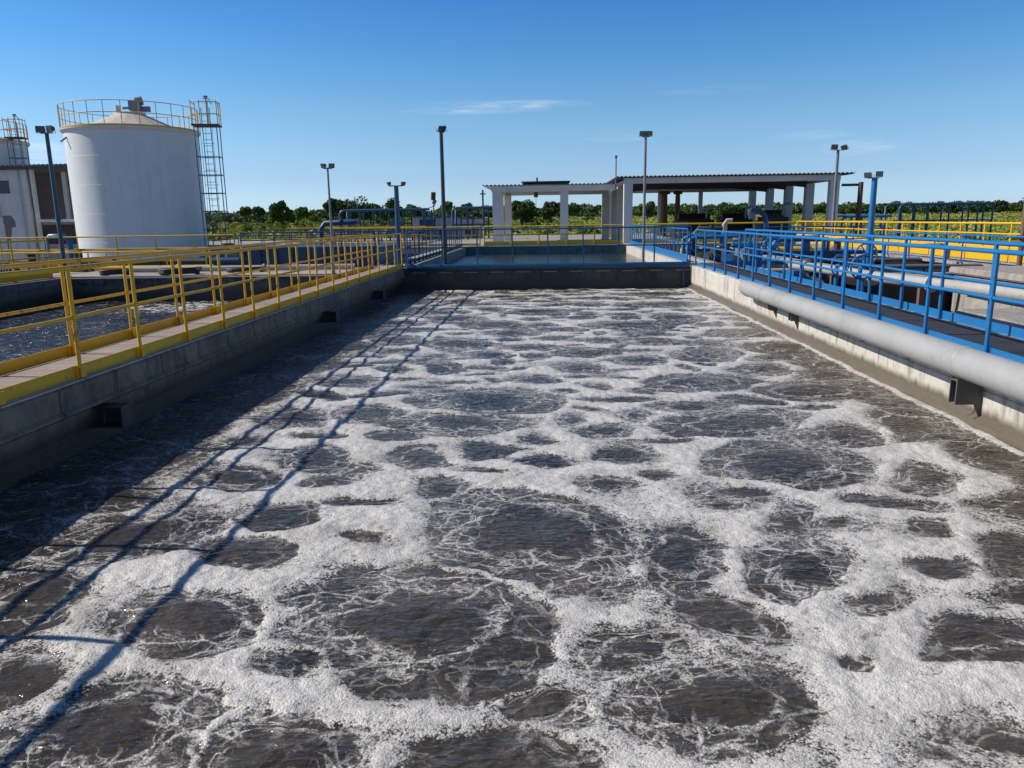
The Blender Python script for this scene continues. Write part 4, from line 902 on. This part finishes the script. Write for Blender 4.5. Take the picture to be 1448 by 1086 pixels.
# ------------------------------------------------------------------ tanks, pipes, pumps and valves right of the basin
t = thing('tank_wall', 'bright yellow panelled wall with concrete rim at the right edge', 'wall', (14.2, 7, -1.0))
MB().box(0, 0, 0, 1.2, 38, 1.02).build('wall', M['conc'], t)
pn = MB()
for k in range(15): pn.box(-0.03, k * 2.5 + 0.02, 1.0, -0.002, k * 2.5 + 2.46, 1.44)
pn.box(-0.002, 0, 1.022, 1.2, 38, 1.478); pn.build('side_panel', M['yellow_bright'], t)
MB().box(-0.06, 0, 0.80, -0.002, 38, 0.93).build('edge_beam', M['blue'], t)
def cblock(label, x0, y0, x1, y1, z1, mat='conc', zb=-1.0, bev=0.03, lid=True):
    t = thing('concrete_block', label, 'concrete block', (x0, y0, zb))
    MB().box(0, 0, 0, x1 - x0, y1 - y0, z1 - zb).build('block_body', M[mat], t, bevel=bev)
    if lid: MB().box(-0.10, -0.10, z1 - zb + 0.002, x1 - x0 + 0.10, y1 - y0 + 0.1, z1 - zb + 0.17).build('cover_slab', M['conc_pink'], t, bevel=0.03)
    return t
cblock('broad concrete chamber with overhanging slab at right, left of the yellow wall', 10.4, 11.5, 13.6, 20.2, -0.01)
cblock('second concrete chamber at the right edge, nearer than the broad chamber', 9.9, 6.0, 13.6, 10.9, 0.04)
cblock('low concrete channel wall beside the right walkway, under the white pipes', 7.5, 5.5, 8.7, 14.4, -0.22, 'conc', lid=False)
cblock('rough low concrete footing beside the right walkway', 6.4, 12.2, 7.6, 13.4, -0.62, 'conc_pink', lid=False)
t = thing('lined_tank', 'wide black-lined tank with a pale rim, right of the walkway', 'tank', (8.6, 20.4, -1.0))
MB().box(0, 0, 0, 0.15, 10.5, 0.90).box(4.45, 0, 0, 4.6, 10.5, 0.9).box(0.152, 0, 0, 4.448, 0.15, 0.9).box(0.152, 10.35, 0, 4.448, 10.5, 0.9).box(0.152, 0.152, 0, 4.448, 10.348, 0.1).build('tank_shell', M['tarp'], t)
rm = MB(); rm.box(-0.08, -0.08, 0.902, 4.68, 0.25, 0.99).box(-0.08, 0.252, 0.902, 0.25, 10.6, 0.99).box(4.35, 0.252, 0.902, 4.68, 10.6, 0.99); rm.build('rim', M['conc'], t)
for yy in (3.2, 7.0): MB().tube([(0.3, yy, 0.95), (4.3, yy, 0.95)], 0.07, 8).build('spreader_bar', M['grey_metal'], t)
def run(label, pts, r, mat, flanges=(), name='pipe', cat='pipe', n=14, feet=()):
    t = thing(name, label, cat, pts[0]); o = Vector(pts[0]); P = [Vector(p) - o for p in pts]
    MB().tube(P, r, n).build('pipe_body', M[mat], t)
    for f in flanges:
        i = int(f); i = min(i, len(P) - 2); a = P[i].lerp(P[i + 1], f - i); d = (P[i + 1] - P[i]).normalized()
        MB().tube([a - d * 0.03, a + d * 0.03], r * 1.45, n).build('flange', M[mat], t)
    for f in feet:
        i = min(int(f), len(P) - 2); a = P[i].lerp(P[i + 1], f - i)
        MB().box(a.x - 0.06, a.y - 0.06, -1.0 - o.z, a.x + 0.06, a.y + 0.06, a.z - r * 0.98).build('pipe_support', M['brown'], t)
    return t
run('fat white pipe running beside the right walkway, nearer of the two white pipes', [(6.6, 21, -0.45), (6.7, 15.2, -0.5), (7.0, 14.7, -0.5), (8.6, 14.6, -0.5)], 0.14, 'white_pipe', (0.1, 0.5, 0.9), feet=(0.3, 0.7))
run('long white pipe sloping across the chambers, farther and higher than the other', [(7.5, 24.0, 0.02), (8.1, 18.8, 0.0), (8.8, 15.8, -0.02), (9.25, 13.2, -0.05), (9.3, 12.4, -0.2)], 0.13, 'white_pipe', (0.2, 0.9, 1.5), feet=(0.5, 1.4))
run('thin grey pipe over the black-lined tank', [(7.9, 29, 0.02), (7.9, 21.5, 0.0), (8.2, 20.2, -0.05), (9.8, 19.9, -0.08)], 0.07, 'grey_pipe', (0.3, 0.8))
run('thin white pipe lying along the top of the broad chamber', [(10.2, 11.4, -0.35), (10.2, 15, -0.33), (10.2, 19.5, -0.3)], 0.07, 'white_pipe', (0.5, 1.4))
def wheel(mb, c, R, r=0.02):
    mb.tube([(c[0] + R * math.cos(q), c[1], c[2] + R * math.sin(q)) for q in [2 * math.pi * k / 20 for k in range(20)]], r, 6, closed=True)
    for q in (0, 2.09, 4.19): mb.tube([c, (c[0] + R * math.cos(q), c[1], c[2] + R * math.sin(q))], r * 0.7, 5)
    return mb
def valve(label, x, y, z0, zc, R=0.26, mat='blue', group='handwheel valves beside the right walkway'):
    t = thing('handwheel_valve', label, 'valve', (x, y, z0), random.uniform(-0.4, 0.4), group); h = zc - z0
    MB().tube([(0, 0, 0), (0, 0, h)], 0.05, 8).box(-0.14, -0.14, 0, 0.14, 0.14, 0.35).build('valve_body', M[mat], t)
    MB().tube([(-0.32, 0, 0.18), (-0.27, 0, 0.18)], 0.2, 14).tube([(0.27, 0, 0.18), (0.32, 0, 0.18)], 0.2, 14).tube([(-0.3, 0, 0.18), (0.3, 0, 0.18)], 0.12, 12).build('flange', M[mat], t)
    wheel(MB(), (0, -0.1, h), R, 0.022).tube([(0, -0.1, h), (0, 0.02, h)], 0.03, 8).build('handwheel', M[mat], t); return t
for lb, x, y, z0, zc in (('blue handwheel valve nearest along the right walkway, before the lined tank', 7.0, 17.6, -1.0, 0.35), ('blue handwheel valve just behind the nearest one, close to the walkway', 7.15, 19.4, -1.0, 0.28), ('blue handwheel valve beside the corner of the black-lined tank', 8.0, 19.9, -0.9, 0.52),
                         ('blue handwheel valve far down the walkway, before the pumps', 7.2, 25.5, -0.9, 0.55), ('farthest blue handwheel valve, in front of the large shed', 8.0, 31.0, -0.9, 0.75)): valve(lb, x, y, z0, zc)
def pump(label, x, y, z, rz, mat, sc=1.0):
    t = thing('pump', label, 'pump', (x, y, z), rz, 'pumps right of the basin'); t.scale = (sc,) * 3
    MB().box(-0.75, -0.28, 0, 0.75, 0.28, 0.12).build('base_frame', M['dark_metal'], t)
    m = MB(); m.tube([(-0.62, 0, 0.42), (0.1, 0, 0.42)], 0.24, 16)
    for k in range(8): m.tube([(-0.55 + k * 0.075, 0, 0.42), (-0.53 + k * 0.075, 0, 0.42)], 0.265, 16)
    m.box(-0.45, -0.12, 0.64, -0.15, 0.12, 0.8).box(-0.5, -0.2, 0.121, 0.0, 0.2, 0.25); m.build('motor', M[mat], t)
    v = MB(); v.tube([(0.1, 0, 0.42), (0.36, 0, 0.42)], 0.09, 10).tube([(0.36, 0, 0.42), (0.56, 0, 0.42)], 0.32, 18).tube([(0.46, 0.2, 0.6), (0.46, 0.2, 1.05)], 0.11, 12).tube([(0.46, 0.2, 1.0), (0.46, 0.2, 1.05)], 0.19, 12).tube([(0.56, 0, 0.42), (0.9, 0, 0.42)], 0.12, 12).box(0.34, -0.18, 0.121, 0.58, 0.18, 0.25)
    v.build('volute', M['dark_metal'] if mat != 'dark_metal' else M['grey_metal'], t); return t
pump('blue motor pump between the walkway and the lined tank, nearest of the pumps', 7.4, 22.6, -1.0, 0.5, 'blue', 1.2)
pump('blue motor pump standing right of the second basin, nearer the large shed', 6.9, 29.5, -1.0, 1.2, 'blue', 1.4)
pump('dark motor pump right of the second basin, behind the blue pumps', 7.8, 34.0, -1.0, 0.2, 'dark_metal', 1.5)
pump('yellow motor pump in front of the large shed', 10.0, 37.0, -1.0, 0.1, 'yellow_bright', 1.5)
pump('blue motor pump under the yellow wall, beyond the lined tank', 12.0, 33.5, -1.0, 0.4, 'blue', 1.4)
run('curved blue-green vertical pipe rising before the large shed', [(11.2, 40.5, -1.0), (11.2, 40.5, 1.2), (11.1, 40.5, 1.55), (10.8, 40.5, 1.75), (10.4, 40.5, 1.8)], 0.13, 'blue_pipe', (0.3,))
run('yellow pipe running across before the large shed, ringed with flanges', [(6.6, 38.5, -0.15), (13.8, 38.5, -0.15)], 0.17, 'yellow_bright', (0.1, 0.25, 0.4, 0.55, 0.7, 0.85), feet=(0.2, 0.8))
run('dark pipe running right of the second basin, under the handwheel valves', [(6.5, 24, -0.75), (6.5, 40, -0.75)], 0.22, 'dark_metal', (0.1, 0.4, 0.7), feet=(0.2, 0.6))
run('pale horizontal pipe crossing between walkway and lined tank', [(6.0, 24.6, -0.2), (8.4, 24.6, -0.2)], 0.08, 'white_pipe', (0.3, 0.7))
t = pipe_frame('small blue pipe stand beside the black-lined tank, right of the walkway', 9.0, 11.2, 31.5, 0.55, (0.3, 0.65, 1.0), 'blue', depth=1.0)
t = pipe_frame('blue pipe stand between the second basin and the yellow flanged pipe', 6.4, 8.6, 35.5, 0.6, (0.35, 0.7, 1.0), 'blue', depth=1.2)
cblock('low pale concrete plinth carrying pumps right of the second basin', 6.2, 26.2, 8.2, 33.0, -0.85, 'conc_pink', zb=-1.2, lid=False)
def press(label, x, y, w, h, d, mat):
    t = thing('process_machine', label, 'machine', (x, y, -0.02)); m = MB()
    m.box(-w / 2, 0, 0.25, w / 2, d, h * 0.75).tube([(-w / 2 + 0.2, d / 2, h * 0.72), (w / 2 - 0.2, d / 2, h * 0.72)], h * 0.28, 16); m.build('machine_body', M[mat], t)
    f = MB()
    for sx in (-1, 1): f.box(sx * w * 0.42 - 0.08, 0.1, 0, sx * w * 0.42 + 0.08, d - 0.1, 0.248)
    f.build('support_frame', M['grey_metal'], t)
    MB().tube([(w * 0.3, 0.3, h * 0.8), (w * 0.3, 0.3, h + 0.35), (w * 0.3 + 0.5, 0.3, h + 0.45)], 0.09, 10).build('feed_pipe', M['white_pipe'], t)
    MB().box(-w / 2 - 0.5, 0.2, 0.1, -w / 2 - 0.06, 0.8, h * 0.6).build('control_box', M['grey_metal'], t); return t
press('black bulky dewatering machine under the large shed, left of the others', 10.6, 56, 2.6, 1.75, 1.8, 'black')
press('black bulky dewatering machine at the middle of the large shed', 13.6, 56.5, 2.2, 1.7, 1.8, 'black')
press('dark dewatering machine by the right columns of the large shed', 15.9, 55, 1.7, 1.9, 1.6, 'dark_metal')
t = thing('steel_drum', 'grey steel drum standing left of the black machines under the shed', 'drum', (9.0, 52.5, -0.02)); MB().lathe([(0, 0), (0.42, 0), (0.42, 1.2), (0.4, 1.22), (0, 1.22)], 20).build('drum_body', M['grey_metal'], t); MB().lathe([(0.42, 0.4), (0.44, 0.42), (0.42, 0.44)], 20).lathe([(0.42, 0.8), (0.44, 0.82), (0.42, 0.84)], 20).build('hoop', M['grey_metal'], t)
for lb, x, y, h, tp in (('brown steel column with a flared head under the large shed roof, left of pair', 9.45, 63.5, 3.3, 0.34), ('shorter brown hanging duct under the large shed roof, right of pair', 10.6, 64.0, 3.3, 0.26)):
    t = thing('steel_column', lb, 'column', (x, y, -0.02)); MB().tube([(0, 0, 0), (0, 0, h)], [tp, tp * 0.72], 12).build('pole', M['brown'], t); MB().box(-tp * 1.2, -tp * 1.2, h, tp * 1.2, tp * 1.2, h + 0.25).build('column_head', M['roof_dark'], t)
run('grey vertical vent pipe beside the yellow flanged pipe, before the large shed', [(8.8, 39.2, -1.0), (8.8, 39.2, 1.1), (8.95, 39.2, 1.3), (9.2, 39.2, 1.3)], 0.1, 'grey_pipe', (0.6,))
run('dark vertical pipe with an elbow right of the second basin', [(6.9, 36.8, -1.0), (6.9, 36.8, 0.7), (7.1, 36.8, 0.95), (8.2, 36.8, 0.95)], 0.11, 'dark_metal', (0.5, 2.5))
run('blue elbow pipe rising from the pumps right of the second basin', [(7.6, 28.0, -1.0), (7.6, 28.0, 0.25), (7.5, 28.0, 0.45), (6.6, 28.0, 0.5)], 0.1, 'blue', (0.5, 2.4))
run('white standpipe between the lined tank and the yellow wall', [(13.6, 27, -1.0), (13.6, 27, 0.3), (13.4, 27, 0.42), (12.8, 27, 0.42)], 0.09, 'white_pipe', (0.5,))
run('blue pipe bundle line along the foot of the lined tank', [(8.3, 30.5, -0.7), (8.3, 21.2, -0.7)], 0.11, 'blue_pipe', (0.3, 0.7))
run('dark blue pipe crossing beside the blue steel tank', [(-16.5, 27.0, 0.2), (-10.8, 27.0, 0.2)], 0.14, 'blue_dark', (0.2, 0.5, 0.8), feet=(0.3, 0.7))
run('blue standpipe behind the blue steel tank', [(-9.6, 33, -1.0), (-9.6, 33, 1.2), (-9.4, 33, 1.45), (-8.0, 33, 1.5)], 0.12, 'blue_dark', (0.5, 2.5))
run('pale pipe lying across the ledge behind the neighbouring basin', [(-13.5, 24.4, 0.09), (-6.2, 24.9, 0.09)], 0.085, 'white_pipe', (0.2, 0.6))
pump('blue motor pump on the slab between blue steel tank and white tank', -12.6, 29.0, -0.5, 0.5, 'blue', 1.2)
# clutter behind the left walkway
def coil(label, x, y, z, R, turns, r, mat, sx=1.0):
    pts = [((R * sx + 0.05 * math.sin(3 * q)) * math.cos(q), (R + 0.04 * math.sin(2 * q)) * math.sin(q), r + (q / (2 * math.pi)) * r * 0.9) for q in [2 * math.pi * turns * k / (turns * 22) for k in range(turns * 22 + 1)]]
    t = thing('hose_coil', label, 'hose', (x, y, z)); MB().tube(pts, r, 8).build('hose', M[mat], t); MB().tube([pts[-1], tuple(Vector(pts[-1]) + Vector((0.15, 0.1, 0.0)))], r * 1.3, 8).build('coupling', M['grey_metal'], t)
coil('black hose coil lying on the concrete ledge behind the left walkway, right of the other', -11.3, 23.3, -0.02, 0.38, 3, 0.05, 'black', 1.5)
coil('smaller black hose coil at the foot of the tall steel-blue pole', -13.4, 23.4, -0.02, 0.3, 3, 0.045, 'black', 1.3)
coil('flat black hose coil on the ledge before the blue steel tank', -9.6, 24.2, -0.02, 0.36, 2, 0.045, 'black', 1.5)
pump('blue motor pump at the foot of the large white tank', -19.5, 30.2, -1.0, 0.3, 'blue', 1.5)
pump('second blue motor pump at the foot of the large white tank, farther left', -21.6, 30.5, -1.0, 0.1, 'blue', 1.4)
run('blue vertical pipe pair beside the pumps at the large white tank', [(-20.4, 31.0, -1.0), (-20.4, 31.0, 0.9), (-20.2, 31, 1.1), (-19.6, 31, 1.1), (-19.4, 31, 0.9), (-19.4, 31, -1.0)], 0.1, 'blue', (0.5, 4.5))
run('low yellow pipe running along the ledge left of the neighbouring basin', [(-15.6, 14, 0.12), (-15.6, 25.8, 0.12)], 0.09, 'yellow', (0.2, 0.6), feet=())
run('low yellow pipe crossing behind the neighbouring basin', [(-15.0, 25.2, 0.10), (-11.0, 25.2, 0.10)], 0.08, 'yellow', (0.3, 0.7))

# ------------------------------------------------------------------ trees, shrubs, far wood
def leaf_quads(C, size, rg, flat=0.0):
    n = len(C); a = rg.normal(size=(n, 3)); a[:, 2] = np.abs(a[:, 2]) + flat; a /= np.linalg.norm(a, axis=1)[:, None]
    b = np.cross(a, rg.normal(size=(n, 3))); b /= np.linalg.norm(b, axis=1)[:, None]; c = np.cross(a, b)
    s = (size * rg.uniform(0.6, 1.35, n))[:, None]
    v = np.stack([C - b * s, C + c * s * 0.62, C + b * s, C - c * s * 0.62], 1).reshape(-1, 3)
    return v
def quads_obj(name, V, mat, parent=None):
    me = bpy.data.meshes.new(name); n = len(V) // 4
    me.vertices.add(len(V)); me.vertices.foreach_set('co', V.astype(np.float32).ravel())
    me.loops.add(len(V)); me.loops.foreach_set('vertex_index', np.arange(len(V), dtype=np.int32))
    me.polygons.add(n); me.polygons.foreach_set('loop_start', np.arange(0, len(V), 4, dtype=np.int32))
    try: me.polygons.foreach_set('loop_total', np.full(n, 4, dtype=np.int32))
    except Exception: pass
    me.update(); me.validate(); me.materials.append(mat)
    o = bpy.data.objects.new(name, me); COL.objects.link(o)
    if parent: o.parent = parent
    return o
def crown_points(rg, rx, ry, rz, zc, lobes, per):
    out = []
    for _ in range(lobes):
        d = rg.normal(size=3); d /= np.linalg.norm(d); d[2] = d[2] * 0.8 + 0.1; k = rg.uniform(0.35, 0.85)
        c = np.array([d[0] * rx * k, d[1] * ry * k, zc + d[2] * rz * k]); lr = rg.uniform(0.26, 0.45) * np.array([rx, ry, rz])
        q = rg.normal(size=(per, 3)); q /= np.linalg.norm(q, axis=1)[:, None]
        out.append(c + q * lr * (rg.uniform(0.5, 1.05, per) ** 0.6)[:, None])
    return np.concatenate(out)
def tree(label, x, y, rx, rz, zc, trunk, seed, mat, name='tree', lobes=20, per=150, leaf=0.24):
    rg = np.random.default_rng(seed); z = float(terrain_z(np.array(x), np.array(y)))
    t = thing(name, label, 'tree', (x, y, z - 0.05), 0, 'trees standing out before the far wood')
    tr = MB(); top = zc + 0.2
    tr.tube([(0, 0, 0), (0.05, 0, zc * 0.4), (0.0, 0.05, zc * 0.8), (0.05, 0, top)], [trunk * 1.3, trunk, trunk * 0.75, trunk * 0.3], 8)
    for k in range(5):
        q = k * 1.3 + seed; tr.tube([(0, 0, zc * (0.45 + 0.08 * k)), (rx * 0.3 * math.cos(q), rx * 0.3 * math.sin(q), zc * 0.85), (rx * 0.6 * math.cos(q), rx * 0.6 * math.sin(q), zc * 1.1)], [trunk * 0.5, trunk * 0.35, trunk * 0.15], 6)
    tr.build('trunk', M['bark'], t)
    quads_obj('crown', leaf_quads(crown_points(rg, rx, rx, rz, zc, lobes, per), leaf, rg), M[mat], t)
    return t
TREES = [
('broad dark tree standing alone left of the thin twin-light pole', -45.9, 135.0, 2.36, 2.25, 3.17, 0.33, 100, 'leaf_dark'),
('narrow dark tree beside the thin twin-light pole', -41.2, 150.0, 1.73, 1.64, 4.07, 0.34, 101, 'leaf_dark'),
('tall rounded dark tree right of the thin twin-light pole', -37.6, 150.0, 3.63, 2.98, 3.17, 0.37, 102, 'leaf_dark'),
('small dark tree between the two tallest crowns at left', -38.4, 170.0, 2.35, 2.23, 2.98, 0.32, 103, 'leaf_dark'),
('round dark tree next to the short blue corner pole', -28.3, 140.0, 3.39, 2.7, 2.87, 0.34, 104, 'leaf_dark'),
('smaller tree right of the short blue corner pole', -32.2, 190.0, 2.19, 2.08, 2.37, 0.27, 105, 'leaf_mid'),
('pale green tree directly behind the tallest lamp pole', -23.9, 190.0, 1.58, 1.5, 3.45, 0.3, 106, 'leaf_mid'),
('low dark tree between the tallest lamp pole and the small shed', -20.1, 200.0, 1.66, 1.58, 2.82, 0.27, 107, 'leaf_dark'),
('dark round tree framed by the small shed, left of the hoist', -4.4, 140.0, 2.45, 2.33, 2.81, 0.31, 108, 'leaf_dark'),
('dark tree framed by the small shed, right of the hoist', 0.8, 150.0, 1.94, 1.84, 2.56, 0.27, 109, 'leaf_dark'),
('low tree beside the right column of the small shed', 3.3, 160.0, 1.62, 1.54, 2.48, 0.24, 110, 'leaf_mid'),
('pointed dark tree behind the grey pole, seen through the large shed', 21.7, 170.0, 1.88, 1.79, 2.01, 0.23, 111, 'leaf_dark'),
('round tree seen through the middle of the large shed', 33.3, 150.0, 2.35, 1.88, 2.0, 0.24, 112, 'leaf_dark'),
('small dark tree between the right columns of the large shed', 46.6, 180.0, 1.49, 1.42, 1.72, 0.19, 113, 'leaf_dark'),
('rounded tree just right of the large shed', 73.0, 190.0, 2.1, 1.47, 1.56, 0.18, 114, 'leaf_mid'),
('dark tree beside the short blue pole behind the right walkway', 80.7, 190.0, 1.93, 1.51, 1.61, 0.19, 115, 'leaf_dark'),
('rounded tree above the right blue pipe frame', 89.7, 190.0, 1.93, 1.39, 1.48, 0.17, 116, 'leaf_mid'),
('wide dark tree right of the blue pipe frame', 95.4, 190.0, 2.28, 1.44, 1.53, 0.18, 117, 'leaf_dark'),
('dark tree on the grassy rise near the right picture edge', 106.7, 190.0, 2.1, 1.46, 1.55, 0.18, 118, 'leaf_dark'),
('small tree just right of the ladder tower', -66.1, 170.0, 1.41, 1.34, 3.39, 0.29, 119, 'leaf_mid'),
('low tree between the ladder tower and the broad dark tree', -63.0, 170.0, 1.25, 1.19, 3.33, 0.27, 120, 'leaf_dark'),
('wide low tree right of the broad dark tree', -52.0, 165.0, 1.82, 1.73, 2.75, 0.27, 121, 'leaf_mid')]
for a in TREES: tree(*a)

rg = np.random.default_rng(99)
V = []
for k in range(1250):                       # far belt of wood along the horizon
    y = rg.uniform(190, 285); x = rg.uniform(-0.85, 0.85) * y; z = float(terrain_z(np.array(x), np.array(y)))
    r = rg.uniform(1.8, 4.2); h = rg.uniform(0.9, 1.8) * (1.1 if x < 10 else 0.95)
    pts = crown_points(rg, r, r, h, h * 0.95 + 0.2, 7, 42) + np.array([x, y, z]); V.append(leaf_quads(pts, 0.38, rg))
o = quads_obj('woodland', np.concatenate(V), M['leaf_dark']); tag(o, 'dark green belt of far woodland along the horizon', 'woodland', kind='stuff')
V = []
for k in range(760):                       # scrub on the field left of the sheds
    y = 74 + 120 * rg.uniform(0, 1) ** 1.4; x = rg.uniform(-0.72, 0.02) * y if k % 4 else rg.uniform(0.02, 0.8) * y
    z = float(terrain_z(np.array(x), np.array(y))); lft = x < -0.12 * y
    r = rg.uniform(0.7, 2.0); h = rg.uniform(0.4, 0.95) if lft else rg.uniform(0.15, 0.4)
    if lft and y < 110: h *= 1.25
    pts = crown_points(rg, r, r, h, h * 0.7, 6, 44) + np.array([x, y, z]); V.append(leaf_quads(pts, 0.17, rg))
o = quads_obj('shrubs', np.concatenate(V), M['leaf_light']); tag(o, 'light green scrub covering the field behind the plant', 'shrubs', kind='stuff')
V = []
for k in range(80):
    y = rg.uniform(90, 175); x = rg.uniform(-0.7, 0.1) * y
    z = float(terrain_z(np.array(x), np.array(y))); r = rg.uniform(1.0, 2.4); h = rg.uniform(0.8, 1.5) * (1 if x < -0.12 * y else 0.55)
    pts = crown_points(rg, r, r, h, h * 0.8, 8, 60) + np.array([x, y, z]); V.append(leaf_quads(pts, 0.2, rg))
o = quads_obj('bushes', np.concatenate(V), M['leaf_mid']); tag(o, 'mid green bushes scattered through the field scrub', 'bushes', kind='stuff')
# grass blades standing over the field
n = 110000; y = 72 + 150 * rg.uniform(0, 1, n) ** 1.3; x = rg.uniform(-0.75, 0.78, n) * y; z = terrain_z(x, y)
C = np.stack([x, y, z + rg.uniform(0.05, 0.4, n)], -1); V = leaf_quads(C, 0.22, rg)
o = quads_obj('grass', V, M['leaf_light']); tag(o, 'tall light green grass over the field behind the plant', 'grass', kind='stuff')
